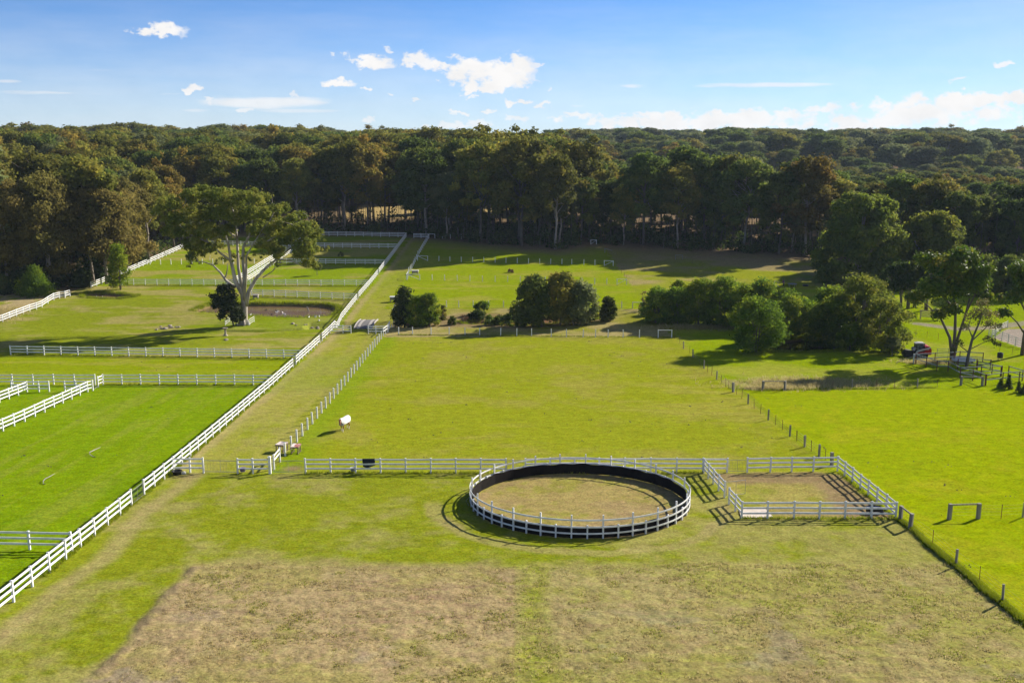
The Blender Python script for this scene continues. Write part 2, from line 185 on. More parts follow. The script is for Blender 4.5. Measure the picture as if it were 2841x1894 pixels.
# ------------------------------------------------------------------ mesh builder
class MB:
    def __init__(s): s.v=[];s.f=[];s.m=[]
    def add(s,v,f,m=0):
        o=len(s.v); s.v+=[tuple(map(float,q)) for q in v]; s.f+=[tuple(i+o for i in q) for q in f]; s.m+=[m]*len(f); return s
    def box(s,c,d,rz=0,m=0,taper=1):
        x,y,z=[q/2 for q in d]; cs,sn=math.cos(rz),math.sin(rz)
        v=[]
        for k,(a,b,e) in enumerate([(-x,-y,-z),(x,-y,-z),(x,y,-z),(-x,y,-z),(-x,-y,z),(x,-y,z),(x,y,z),(-x,y,z)]):
            t=taper if k>3 else 1
            a*=t;b*=t
            v.append((c[0]+a*cs-b*sn,c[1]+a*sn+b*cs,c[2]+e))
        return s.add(v,[(0,3,2,1),(4,5,6,7),(0,1,5,4),(1,2,6,5),(2,3,7,6),(3,0,4,7)],m)
    def bar(s,p,q,w,h,m=0):
        """box from p to q; w across (horizontal), h vertical-ish"""
        p=np.array(p,float);q=np.array(q,float);d=q-p;L=np.linalg.norm(d);d/=L
        up=np.array([0,0,1.]) if abs(d[2])<.95 else np.array([0,1.,0])
        r=np.cross(d,up);r/=np.linalg.norm(r);u=np.cross(r,d)
        v=[]
        for c in (p,q):
            for a,b in ((-1,-1),(1,-1),(1,1),(-1,1)): v.append(c+r*a*w/2+u*b*h/2)
        return s.add(v,[(0,1,2,3),(7,6,5,4),(0,4,5,1),(1,5,6,2),(2,6,7,3),(3,7,4,0)],m)
    def tube(s,P,rad,n=6,m=0,cap=True):
        P=[np.array(p,float) for p in P]; k=len(P)
        if not hasattr(rad,'__len__'): rad=[rad]*k
        o=len(s.v); ref=None
        for i in range(k):
            d=P[min(i+1,k-1)]-P[max(i-1,0)]; d/=np.linalg.norm(d)+1e-9
            if ref is None:
                ref=np.array([1.,0,0]) if abs(d[0])<.8 else np.array([0,1.,0])
            a=np.cross(d,ref);a/=np.linalg.norm(a)+1e-9;b=np.cross(d,a);ref=np.cross(a,d)*1
            for j in range(n):
                t=2*math.pi*j/n; s.v.append(tuple(P[i]+(a*math.cos(t)+b*math.sin(t))*rad[i]))
        for i in range(k-1):
            for j in range(n):
                s.f.append((o+i*n+j,o+i*n+(j+1)%n,o+(i+1)*n+(j+1)%n,o+(i+1)*n+j)); s.m.append(m)
        if cap:
            s.f.append(tuple(o+j for j in range(n))[::-1]);s.m.append(m)
            s.f.append(tuple(o+(k-1)*n+j for j in range(n)));s.m.append(m)
        return s
    def lathe(s,prof_,n=16,c=(0,0,0),m=0):
        o=len(s.v);k=len(prof_)
        for r,z in prof_:
            for j in range(n):
                t=2*math.pi*j/n; s.v.append((c[0]+r*math.cos(t),c[1]+r*math.sin(t),c[2]+z))
        for i in range(k-1):
            for j in range(n):
                s.f.append((o+i*n+j,o+i*n+(j+1)%n,o+(i+1)*n+(j+1)%n,o+(i+1)*n+j));s.m.append(m)
        if prof_[0][0]>1e-4: s.f.append(tuple(o+j for j in range(n))[::-1]);s.m.append(m)
        if prof_[-1][0]>1e-4: s.f.append(tuple(o+(k-1)*n+j for j in range(n)));s.m.append(m)
        return s
    def prism(s,pts,y0,y1,m=0):
        """polygon in x,z pushed along y"""
        n=len(pts); v=[(x,y0,z) for x,z in pts]+[(x,y1,z) for x,z in pts]
        f=[tuple(range(n)),tuple(range(2*n-1,n-1,-1))]+[(i,i+n,(i+1)%n+n,(i+1)%n) for i in range(n)]
        return s.add(v,f,m)
    def mesh(s,name,mats,smooth=False):
        me=bpy.data.meshes.new(name); me.from_pydata(s.v,[],s.f); me.update()
        for q in (mats if isinstance(mats,(list,tuple)) else [mats]): me.materials.append(q)
        if len(set(s.m))>1: me.polygons.foreach_set('material_index',s.m)
        if smooth: me.polygons.foreach_set('use_smooth',[True]*len(s.f))
        return me
    def build(s,name,mats,parent=None,smooth=False,loc=(0,0,0),rz=0):
        return link(name,s.mesh(name,mats,smooth),parent,loc,rz)
def link(name,me,parent=None,loc=(0,0,0),rz=0):
    o=bpy.data.objects.new(name,me); COL.objects.link(o); o.location=loc; o.rotation_euler=(0,0,rz)
    if parent is not None: o.parent=parent
    return o
def tag(o,label,cat,group=None,kind=None):
    if label: o['label']=label
    if cat: o['category']=cat
    if group: o['group']=group
    if kind: o['kind']=kind
    return o
def thing(name,label,cat,loc,rz=0,group=None):
    o=bpy.data.objects.new(name,None); COL.objects.link(o); o.location=loc; o.rotation_euler=(0,0,rz); o.empty_display_size=.2
    return tag(o,label,cat,group)
def raw_mesh(name,V,Fq,mats,tint=None,midx=None,smooth=False):
    me=bpy.data.meshes.new(name); nv=len(V);nf=len(Fq);k=Fq.shape[1]
    me.vertices.add(nv); me.vertices.foreach_set('co',V.astype(np.float32).ravel())
    me.loops.add(nf*k); me.loops.foreach_set('vertex_index',Fq.astype(np.int32).ravel())
    me.polygons.add(nf); me.polygons.foreach_set('loop_start',(np.arange(nf)*k).astype(np.int32))
    if midx is not None: me.polygons.foreach_set('material_index',midx.astype(np.int32))
    if smooth: me.polygons.foreach_set('use_smooth',np.ones(nf,bool))
    for q in mats: me.materials.append(q)
    me.update(calc_edges=True)
    if tint is not None:
        a=me.attributes.new('tint','FLOAT','POINT'); a.data.foreach_set('value',tint.astype(np.float32))
    return me
# ------------------------------------------------------------------ ground
C=lambda *a:np.array(a)
LUSH=C(.150,.225,.004);BRIGHT=C(.205,.262,.003);MID=C(.180,.215,.010);YEL=C(.245,.250,.022);DRY=C(.300,.245,.105)
SOIL=C(.215,.150,.085);GREY=C(.175,.150,.130);LITTER=C(.16,.12,.068);SAND=C(.40,.34,.27);TAN=C(.36,.27,.11)
EDGE=[(-160,203),(-104,207),(-93.6,214),(-93.2,290),(-93,311),(-60,309),(-30,306),(-25,300),(0,284),(12,275),(25,287),(45,276),(75,264),(90,256),(100,240),(130,222),(200,205)]
def edge_y(x): return np.interp(x,[p[0] for p in EDGE],[p[1] for p in EDGE])
def mixc(c,d,w): return c*(1-w[:,None])+d*w[:,None]
def ground_col(x,y):
    n1=fbm(x,y,9,5,3); n2=fbm(x,y,2.2,4,9); n3=fbm(x,y,28,3,21); n4=fbm(x,y,.7,3,31)
    nx=fbm(x,y,7,4,41,1.6)            # long across the view
    ny=fbm(x,y,1.1,4,51,11)           # long along the paddocks
    c=np.tile(MID,(len(x),1))
    jx=x+(n2-.5)*.8; jy=y+(n2-.5)*.8
    def zone(m,col,soft=None): 
        nonlocal c
        c=mixc(c,np.tile(col,(len(x),1)),m.astype(float) if m.dtype==bool else m)
    def Z(x0,x1,y0,y1): return ((jx>x0)&(jx<x1)&(jy>y0)&(jy<y1)).astype(float)
    dryn=ss(.46,.66,n1*.55+n2*.30+n4*.15)
    # front yard
    f=Z(-31,29.5,-60,85); zone(f,C(.175,.205,.010)); zone(f*dryn*.5,DRY); zone(f*ss(.52,.7,n3)*.3,YEL)
    # strip of worn grass beside the lane fence
    sx=x+30.4-1.6-(y<85)*.6; zone(f*ss(1.3,.2,np.abs(sx+(n1-.5)*2))*.65,DRY)
    # dry paddock at the front
    edge=61.8+(n1-.5)*3.0+(n2-.5)*1.6
    dz=ss(edge+1.6,edge-1.6,y)*ss(-21.9,-20.6,jx+(n1-.5)*1.0)*ss(29.6,29.2,x)
    zone(dz,C(.295,.240,.110)); 
    g=ss(.45,.62,n1*.45+n2*.35+n4*.2); zone(dz*g*.8,C(.235,.235,.045))
    g2=ss(.60,.72,fbm(x,y,4,4,77)*.6+n4*.4); zone(dz*g2*.45,C(.225,.24,.03))
    zone(dz*ss(.9,.35,np.abs(x-1.3-(y-50)*.02+(n2-.5)*1.2))*ss(.35,.6,n2*.6+n4*.4)*.75,C(.215,.235,.018))
    rut=ss(.55,.72,fbm(x,y,2.6,3,91,.28))*ss(-13,-8,x)*ss(1.2,-.5,x)*ss(50,53,y)*ss(60.5,58,y); zone(dz*rut*.85,SOIL)
    bare=ss(.60,.68,fbm(x,y,4.5,4,111)*.62+n2*.23+n4*.15)*ss(58.5,51,y); zone(dz*bare*.8,C(.22,.185,.14))
    zone(dz*(x<.2)*.35,C(.31,.225,.115)); zone(dz*(x>.2)*.35,C(.25,.24,.06)); zone(dz*ss(1.5,.5,np.abs(x-1.3))*.35,C(.20,.235,.015))
    hl=ss(.52,.72,fbm(x,y,9,3,141,.42)); zone(dz*hl*.28,SOIL*1.2)
    sl=ss(.62,.72,fbm(x,y,3,3,131)); zone(dz*sl*.3,SOIL)
    eb=line_d(x,y,D['earth']); zone(ss(.55,.1,eb+(n4-.5)*.6)*ss(.35,.55,n2)*.8,C(.17,.13,.075))
    # lane between the fences
    l=((x>-30.5)&(x<-21.6-(y>190)*2.8)&(y>85)&(y<300)).astype(float)
    zone(l,C(.225,.242,.022)); zone(l*dryn*.38,DRY); zone(l*ss(.45,.62,ny)*.5,C(.27,.245,.06)); zone(l*ss(1.5,.3,x+30.2+(n2-.5))*.75,DRY)
    zone(l*ss(.5,.7,n3)*.35,LUSH)
    # centre paddock
    m=Z(-21.5,28.6,85,163); zone(m,C(.205,.232,.010)); zone(m*ss(.45,.68,n1*.6+n2*.4)*.5,C(.26,.225,.05)); zone(m*ss(.53,.68,n3*.6+nx*.4)*.5,C(.285,.25,.05)); zone(m*ss(-17.5,-20.5,x+(n2-.5)*3)*.7,LUSH)
    # left paddocks
    p=Z(-200,-30.5,-60,125); zone(p,C(.145,.225,.003)); zone(p*ss(.5,.66,ny*.7+n1*.3)*.35,C(.22,.225,.035)); zone(p*ss(.55,.7,fbm(x+y*.3,y,8,4,151))*.5,C(.115,.20,.003))
    p=Z(-200,-30.5,125,145); zone(p,C(.185,.235,.004)); zone(p*ss(.48,.66,nx)*.45,C(.27,.235,.045))
    p=Z(-200,-30.5,145,217); zone(p,C(.175,.21,.010)); zone(p*ss(.47,.64,n1*.6+nx*.4)*.75,C(.29,.245,.085)); zone(p*ss(166,172,y)*ss(187,178,y)*ss(-62,-50,x)*.5,LUSH)
    p=Z(-93,-30.5,217.4,308); zone(p,C(.165,.228,.004)); zone(p*ss(.48,.62,n1*.3+fbm(x,y,16,3,171,7)*.7)*.7,C(.285,.235,.075))
    # rows right of the lane
    p=Z(-24.8,26.5,189.5,296); zone(p,C(.185,.24,.003)); zone(p*ss(.48,.66,nx*.6+n1*.4)*.55,C(.275,.24,.05))
    p=Z(-21.6,26.8,163.2,190); zone(p,C(.20,.205,.022)); zone(p*ss(.4,.6,n1)*.8,DRY)
    k=poly_sd(x,y,[(-16,172),(-20,180),(-8,186),(18,184),(19,178),(4,172)]); zone(ss(-1,2,k+(n2-.5)*3)*.75,C(.19,.135,.07))
    # right
    p=Z(29.3,300,-60,121.7); zone(p,C(.21,.265,.002)); zone(p*ss(.48,.66,n1*.5+n2*.5)*.6,C(.27,.265,.012)); zone(p*ss(.56,.7,n4*.4+n2*.6)*.35,C(.16,.235,.003))
    p=Z(27.6,300,121.7,215); zone(p,C(.185,.250,.003)); zone(p*ss(.5,.68,n1)*.5,C(.27,.25,.05)); zone(p*ss(123.5,126,y)*ss(133,128,y)*ss(50,40,x)*ss(.38,.55,n2)*.55,DRY)
    p=Z(26.3,120,213,300); zone(p,C(.20,.225,.012)); zone(p*ss(.45,.60,n1*.5+n3*.5)*.8,C(.285,.225,.10))
    zone(p*ss(240,256,y+(n1-.5)*26)*.45,LITTER*1.2)
    # riding arena and gravel yard
    p=((x>79.9)&(y>149)&(y<162.5+(x-80)*1.3)&(y<171)).astype(float); zone(p,SAND*.72)
    p=ss(1.9,1.0,line_d(x,y,[(73,176),(78,171),(84,172),(95,178)])+(n2-.5)); zone(p*.8,SAND*.62)
    # round yard and small paddock
    r=np.hypot(x-5.41,y-76.05); w=ss(8.85,8.6,r); zone(w,C(.275,.222,.075)); zone(w*ss(.5,.66,n2*.6+n4*.4)*.5,C(.21,.225,.02)); zone(w*ss(.55,.7,n1)*.5,SOIL*1.25)
    w=ss(.7,.2,np.abs(r-7.9+(n2-.5)*.8))*.45; zone(w,SOIL*1.25)
    w=ss(.5,.1,np.abs(r-11.6+(n2-.5)*1.0)-.3)*ss(-1,1,76-y)*.5; zone(w,DRY)
    p=Z(17.7,29.2,72.1,85.3); zone(p,C(.265,.232,.06)); zone(p*ss(.5,.66,n2*.5+n1*.5)*.6,MID)
    e=np.minimum(np.minimum(29.0-x,84.6-y),99); zone(p*ss(2.6,.8,np.abs(e-1.5)+(n2-.5)*2.0)*.75,SOIL)
    zone(p*ss(1.6,.4,np.abs(y-73.4)+(n2-.5))*.4,SOIL)
    zone(ss(1.4,.3,np.hypot((x+19.9)*.9,y-86.2)+(n2-.5)*.8)*.85,SOIL); zone(ss(1.5,.3,np.hypot((x+29)*.7,y-83.6)+(n2-.5)*.8)*.5,SOIL)
    for (a,b,q) in ((-90.5,168,1.5),(-61,171.8,1.6)): zone(ss(q,q*.4,np.hypot((x-a)*.7,y-b)+(n2-.5))*.6,C(.25,.20,.14))
    # ponds' muddy rims
    for P,lv in PONDS:
        k=near(x,y,P,4)
        if k.any():
            w=np.zeros(len(x)); w[k]=ss(-.9,-.2,poly_sd(x[k],y[k],P)); zone(w*.85,C(.15,.10,.055))
    # forest floor and tan clearing
    ey=edge_y(x); w=ss(-9,3,y-ey+(n1-.5)*12); zone(w,LITTER)
    w=ss(-17,-6,y-ey+(n1-.5)*10)*(x>-30)*.55; zone(w,C(.19,.135,.08))
    w=ss(352,358,y)*ss(412,400,y)*ss(-64,-56,x)*ss(2,-6,x); zone(w,TAN)
    w=((x<-93)&(y<210)).astype(float)*ss(165,175,y); zone(w*ss(.35,.5,n2),C(.33,.265,.13))
    return c,dz,n2,n4
def make_ground():
    u=np.concatenate([-np.geomspace(1.3,.66,16)[:-1],np.linspace(-.66,.66,600),np.geomspace(.66,1.3,16)[1:]])
    Y=[-60,-30,-10,5,15,22,26]
    y=28.
    while y<2000:
        Y.append(y)
        y+= .11+(y-28)*.0028 if y<120 else (.36+(y-120)*.0035 if y<320 else 1.1+(y-320)*.05)
    Y=np.array(Y)
    X=u[None,:]*(np.maximum(Y,-8)[:,None]+16)
    YY=np.repeat(Y[:,None],len(u),1)
    x=X.ravel();yy=YY.ravel()
    z=T(x,yy)
    c,dz,n2,n4=ground_col(x,yy)
    fine=fbm(x,yy,.32,2,201)-.5; mid=fbm(x,yy,.9,3,211)-.5
    amp=ss(120,60,yy)
    z=z+amp*(fine*(.05+.06*dz)+mid*.06*(1+.8*dz))+(fbm(x,yy,6,3,221)-.5)*.12*ss(330,250,yy)
    eb=line_d(x,yy,D['earth']); z=z+ss(.5,.1,eb)*.14*n4*ss(.35,.55,n2)
    V=np.stack([x,yy,z],1); nu=len(u); ny=len(Y)
    i=np.arange(ny-1)[:,None]*nu+np.arange(nu-1)[None,:]
    F=np.stack([i,i+1,i+nu+1,i+nu],-1).reshape(-1,4)
    m,nt,b=newmat('ground_grass_and_soil')
    at=nd(nt,'ShaderNodeAttribute',attribute_name='Col')
    geo=nd(nt,'ShaderNodeNewGeometry')
    def noise(s,det,st=(1,1,1)):
        mp=nd(nt,'ShaderNodeMapping'); mp.inputs['Scale'].default_value=st
        nt.links.new(geo.outputs['Position'],mp.inputs[0])
        n=nd(nt,'ShaderNodeTexNoise'); n.inputs['Scale'].default_value=s; n.inputs['Detail'].default_value=det; n.inputs['Roughness'].default_value=.65
        nt.links.new(mp.outputs[0],n.inputs['Vector']); return n
    na=noise(5.5,4); nb=noise(.9,5,(1,1.5,1)); nc=noise(2.2,6)
    mr=nd(nt,'ShaderNodeMapRange'); mr.inputs['From Min'].default_value=.28; mr.inputs['From Max'].default_value=.72; mr.inputs['To Min'].default_value=.62; mr.inputs['To Max'].default_value=1.34
    nt.links.new(na.outputs[0],mr.inputs[0])
    mr2=nd(nt,'ShaderNodeMapRange'); mr2.inputs['From Min'].default_value=.3; mr2.inputs['From Max'].default_value=.7; mr2.inputs['To Min'].default_value=.78; mr2.inputs['To Max'].default_value=1.2
    nt.links.new(nb.outputs[0],mr2.inputs[0])
    mu=nd(nt,'ShaderNodeMath',operation='MULTIPLY'); nt.links.new(mr.outputs[0],mu.inputs[0]); nt.links.new(mr2.outputs[0],mu.inputs[1])
    hs=nd(nt,'ShaderNodeHueSaturation'); nt.links.new(at.outputs['Color'],hs.inputs['Color']); nt.links.new(mu.outputs[0],hs.inputs['Value'])
    mh=nd(nt,'ShaderNodeMapRange'); mh.inputs['From Min'].default_value=.3; mh.inputs['From Max'].default_value=.7; mh.inputs['To Min'].default_value=.48; mh.inputs['To Max'].default_value=.515
    nt.links.new(nc.outputs[0],mh.inputs[0]); nt.links.new(mh.outputs[0],hs.inputs['Hue'])
    nt.links.new(hs.outputs[0],b.inputs['Base Color']); b.inputs['Roughness'].default_value=.95; b.inputs['Specular IOR Level'].default_value=0
    bp=nd(nt,'ShaderNodeBump'); bp.inputs['Strength'].default_value=.7; bp.inputs['Distance'].default_value=.06
    nt.links.new(na.outputs[0],bp.inputs['Height']); nt.links.new(bp.outputs[0],b.inputs['Normal'])
    me=raw_mesh('ground',V,F,[m],smooth=True)
    a=me.color_attributes.new('Col','FLOAT_COLOR','POINT')
    a.data.foreach_set('color',np.concatenate([c,np.ones((len(c),1))],1).astype(np.float32).ravel())
    o=link('ground',me); tag(o,'rolling green paddocks with dry tan patches and forest floor',None,None,'structure')
make_ground()

# ------------------------------------------------------------------ ponds
def water_mat(n,c,rough):
    m,nt,b=newmat(n); b.inputs['Base Color'].default_value=(*c,1); b.inputs['Roughness'].default_value=rough
    b.inputs['Specular IOR Level'].default_value=.5
    no=nd(nt,'ShaderNodeTexNoise'); no.inputs['Scale'].default_value=2.2; no.inputs['Detail'].default_value=4
    tc=nd(nt,'ShaderNodeTexCoord'); mp=nd(nt,'ShaderNodeMapping'); mp.inputs['Scale'].default_value=(.5,2,1)
    nt.links.new(tc.outputs['Object'],mp.inputs[0]); nt.links.new(mp.outputs[0],no.inputs['Vector'])
    bp=nd(nt,'ShaderNodeBump'); bp.inputs['Strength'].default_value=.10; bp.inputs['Distance'].default_value=.03
    nt.links.new(no.outputs[0],bp.inputs['Height']); nt.links.new(bp.outputs[0],b.inputs['Normal'])
    return m
MUD=water_mat('muddy_brown_water',(.165,.105,.060),.10); MUD2=water_mat('red_brown_water',(.22,.115,.05),.2); DARKW=water_mat('dark_still_water',(.015,.013,.010),.03)
for (P,lv),m,lab in zip(PONDS,(MUD,MUD,MUD2,DARKW),('muddy brown dam water behind the big spreading gum tree','small brown pond below the trees by the boundary fence','reddish brown creek pool under the trees between the post rows','dark shaded pond in front of the wattle thicket')):
    cx=sum(p[0] for p in P)/len(P);cy=sum(p[1] for p in P)/len(P)
    v=[]
    for x,y in P:
        d=math.hypot(x-cx,y-cy); v.append((cx+(x-cx)*(1+.9/d)-cx,cy+(y-cy)*(1+.9/d)-cy,0))
    o=MB().add(v,[tuple(range(len(v)))][::1]).build('pond_water',m,None,False,(cx,cy,lv)); tag(o,lab,None,None,'structure')
    if o.data.polygons[0].normal.z<0: o.data.flip_normals()

# ------------------------------------------------------------------ foliage cards
def cards(rng,cl,n_per,size,flat=.8,hollow=.45,slim=.55,upbias=.0,droop=0,tvar=(.0,1.0),jit=.25):
    """leaf clumps: cl rows = cx,cy,cz,rx,ry,rz ; returns V,F,tint"""
    Vs=[];Ts=[]
    for c in cl:
        n=max(12,int(n_per*(c[3]*c[4]*c[5])**(2/3)))
        d=rng.normal(size=(n,3)); d/=np.linalg.norm(d,axis=1)[:,None]
        r=(hollow+(1-hollow)*rng.random(n)**.6)*(1+jit*rng.normal(size=n))
        p=d*r[:,None]*np.array(c[3:6])+np.array(c[:3])
        nn=d*flat+rng.normal(size=(n,3))*.55+np.array([0,0,upbias]); nn/=np.linalg.norm(nn,axis=1)[:,None]
        t=np.cross(nn,rng.normal(size=(n,3))); t[:,2]-=droop*rng.random(n)*np.linalg.norm(t,axis=1); t/=np.linalg.norm(t,axis=1)[:,None]
        b=np.cross(nn,t)
        L=size*(.6+.8*rng.random(n))[:,None]; W=L*slim
        q=np.stack([p-t*L,p-b*W+nn*L*.12,p+t*L,p+b*W+nn*L*.12],1)
        Vs.append(q.reshape(-1,3))
        base=tvar[0]+(tvar[1]-tvar[0])*rng.random()
        tt=np.clip(base*.6+.4*rng.random(n),0,1); Ts.append(np.repeat(tt,4))
    V=np.concatenate(Vs);t=np.concatenate(Ts);F=np.arange(len(V)).reshape(-1,4)
    return V,F,t
def crown_mesh(name,rng,cl,n_per,size,mat,**k):
    V,F,t=cards(rng,np.array(cl,float),n_per,size,**k)
    return raw_mesh(name,V,F,[mat],t)
def wob(rng,p,q,n,a):
    p=np.array(p,float);q=np.array(q,float)
    return [tuple(p+(q-p)*i/n+(rng.normal(size=3)*a if 0<i<n else 0)) for i in range(n+1)]
# ---- forest gum tree, nominal 28 m
def gum(seed,leaf,H=28,cr=5.6,base=.36,bark=BARK,n_per=66,size=.44):
    rng=np.random.default_rng(seed)
    mb=MB(); top=np.array([rng.normal()*.9,rng.normal()*.9,H*.70])
    tp=wob(rng,(0,0,-.6),top,5,.18)
    mb.tube(tp,[.40,.34,.30,.25,.20,.13],7)
    for q in range(9):
        a=rng.random()*6.28; z0=H*rng.uniform(.42,.8); d=cr*rng.uniform(.5,1.0)
        mb.tube(wob(rng,(0,0,z0),(math.cos(a)*d,math.sin(a)*d,z0+rng.uniform(1.5,5)),4,.35),[.10,.08,.06,.04,.015],4,0,False)
    cl=[]
    nl=10+int(rng.integers(0,4))
    for i in range(nl):
        f=.45+.5*i/nl; s=np.array(tp[0])*(1-f)+top*f
        a=i*2.4+rng.random()*.9; rr=cr*(.55+.45*rng.random())*(1.0 if f<.85 else .6)
        zt=H*(base+.12+(.86-base-.08)*(i+.5)/nl+rng.normal()*.02)
        e=np.array([math.cos(a)*rr*.8,math.sin(a)*rr*.8,max(zt,s[2]+1.2)])
        mb.tube(wob(rng,s,e,4,.30),[.17,.13,.10,.07,.035],5)
        r=1.5+rng.random()*.9
        cl.append((*e,r*1.15,r*1.15,r*.9))
        for q in range(2):
            o=rng.normal(size=3)*np.array([1.9,1.9,1.3]); r2=1.0+rng.random()*.9
            cl.append((*(e+o),r2*1.1,r2*1.1,r2*.85))
    for i in range(12):
        a=rng.random()*6.28; q=rng.random()**.5*cr*.72; zz=H*(.97-.30*(q/cr)**2)-1.6+rng.normal()*.5; r=1.35+rng.random()*.8
        cl.append((math.cos(a)*q+top[0],math.sin(a)*q+top[1],zz,r*1.15,r*1.15,r*.85))
    for i in range(26):   # outer shell of the crown
        f=rng.random()**.8; zz=H*(base+(.93-base)*f); q=cr*(.55+.45*math.sin(math.pi*min(1,f*.85+.12)))*rng.uniform(.62,1.0); a=i*2.4+rng.random(); r=rng.uniform(.8,1.75)
        cl.append((math.cos(a)*q,math.sin(a)*q,zz-r*.4,r*1.1,r*1.1,r*.85))
    tr=mb.mesh('gum_trunk',bark,True)
    cm=crown_mesh('gum_crown',rng,cl,n_per,size,leaf,upbias=.15,droop=.5)
    return cm,tr
GUMS=[]
for i,(lf,cr,bs,bk) in enumerate([('rust',7.0,.24,FORESTBARK),('rust',5.8,.34,BARK),('olive',7.4,.22,BARK),('olive',6.0,.32,FORESTBARK),('green',6.6,.20,BARK),('green',7.6,.27,FORESTBARK),('grey',6.0,.30,FORESTBARK),('olive',8.0,.36,BARK)]):
    GUMS.append((lf,)+gum(300+i,LEAF[lf],28,cr,bs,bk))
COLOUR={'rust':'rusty brown','olive':'olive','green':'dark green','grey':'grey green'}

# ---- forest layout
def front_height(x,y):
    if x<-92.5: h=np.interp(y,[150,190,240,275,300,330],[29,30,26,19,22,26])
    else: h=np.interp(x,[-92,-70,-30,-5,5,14,25,50,78,90,105,130,200],[23,25,27.5,29,29.5,27.5,25.5,25.5,24,21.5,20,19.5,20])
    return h
def forest_layout():
    rng=np.random.default_rng(5)
    pts=[]
    def fill(y0,y1,sp):
        n=int((y1-y0)*1.5*(y0+y1)/2/(sp*sp)*1.25)
        yy=np.sqrt(rng.random(n)*(y1*y1-y0*y0)+y0*y0); xx=(rng.random(n)*2-1)*.72*yy
        grid={}
        for a,b in zip(xx,yy):
            if b<edge_y(a)+1.5: continue
            if 356<b<398 and -58<a<-6: continue
            k=(int(a//sp),int(b//sp)); ok=True
            for i in (-1,0,1):
                for j in (-1,0,1):
                    for c,d in grid.get((k[0]+i,k[1]+j),()):
                        if (c-a)**2+(d-b)**2<(sp*.72)**2: ok=False
            if ok: grid.setdefault(k,[]).append((a,b)); pts.append((a,b))
    fill(170,360,7.2); fill(360,520,9.5); fill(520,760,12); fill(760,1250,15)
    pts=np.array(pts)
    d=pts[:,1]-edge_y(pts[:,0]); left=pts[:,0]<-93
    d=np.where(left,np.minimum(np.maximum(-93-pts[:,0],0),np.maximum(d,0)),d)
    h=np.array([front_height(a,b) for a,b in pts])
    deep=ss(25,70,d); far=ss(380,520,pts[:,1])
    h=h*(1-deep)+deep*(h*.35+26*.65)
    h=h*(1-far)+far*22
    dip=ss(18,45,d)*ss(640,560,pts[:,1])*ss(5,60,pts[:,0]); h=h*(1-dip)+dip*14
    h=h*(1+(.13+.12*far)*(rng.random(len(h))*2-1)*(1+.5*deep))*np.where((d<14)&(rng.random(len(h))<.22),.72,1)
    var=rng.integers(0,8,len(h)); 
    # fewer rusty crowns; more dark green in the east, grey green far back
    var=np.where((var<2)&(rng.random(len(h))<.45),var+2,var); var=np.where((pts[:,0]>10)&(rng.random(len(h))<.35),4,var); var=np.where((pts[:,1]>600)&(pts[:,0]>-50)&(rng.random(len(h))<.4),6,var)
    rot=rng.random(len(h))*6.28
    z=T(pts[:,0],pts[:,1])
    return pts,z,h,var,rot,d
FP,FZ,FH,FV,FR,FD=forest_layout()
CAMH=24.3; PITCH=R(11.67); FOC=2290/2352
def pick_visible(n):
    """the n trees that show the largest area from the front of the paddocks"""
    W,Hh=512,341; cov=np.zeros((Hh,W),bool); gainv=np.zeros(len(FP))
    cp,sp=math.cos(PITCH),math.sin(PITCH); order=np.argsort(FP[:,0]**2+FP[:,1]**2)
    yy,xx=np.mgrid[0:Hh,0:W]
    for i in order:
        x,y=FP[i]; zc=FZ[i]+FH[i]*.68-CAMH
        dep=y*cp-zc*sp; up=y*sp+zc*cp
        px=W/2+FOC*W*x/dep; py=Hh/2-FOC*W*up/dep; rx=FOC*W*FH[i]*.19/dep; ry=FOC*W*FH[i]*.32/dep
        x0,x1=int(max(px-rx,0)),int(min(px+rx+1,W)); y0,y1=int(max(py-ry,0)),int(min(py+ry*1.0+1,Hh))
        if x1<=x0 or y1<=y0: continue
        e=((xx[y0:y1,x0:x1]-px)/rx)**2+((yy[y0:y1,x0:x1]-py)/ry)**2<1
        s=cov[y0:y1,x0:x1]; gainv[i]=(e&~s).sum(); s|=e
    return np.argsort(-gainv)[:n],gainv
PICK,GAIN=pick_visible(285)
def zone_of(x,y,d):
    if x<-93: return 'beyond the white boundary fence' if d<14 else 'inside the wood past the boundary fence'
    if x<-30: return ('behind the last white rail fence' if y<352 else 'past the tan clearing')
    if x<25: return 'at the wood edge past white posts' if d<14 else 'deep in the wood past white posts'
    if x<72: return 'at the wood edge past the clearing' if d<14 else 'deep in the wood past the clearing'
    return 'in the wood behind the round trees' if y<420 else 'on the far wooded ridge'
def size_of(h): return 'tall' if h>25 else ('medium' if h>20 else 'low')
pk=set(PICK.tolist())
ONES='first second third fourth fifth sixth seventh eighth ninth tenth eleventh twelfth thirteenth fourteenth fifteenth sixteenth seventeenth eighteenth nineteenth'.split()
def ordinal(n):
    if n<20: return ONES[n-1]
    t=('twentieth twenty','thirtieth thirty','fortieth forty','fiftieth fifty','sixtieth sixty')[n//10-2].split()
    return t[0] if n%10==0 else t[1]+'-'+ONES[n%10-1]
FAM={}
for i in PICK: FAM.setdefault((size_of(FH[i]),COLOUR[GUMS[FV[i]][0]],zone_of(FP[i,0],FP[i,1],FD[i])),[]).append(i)
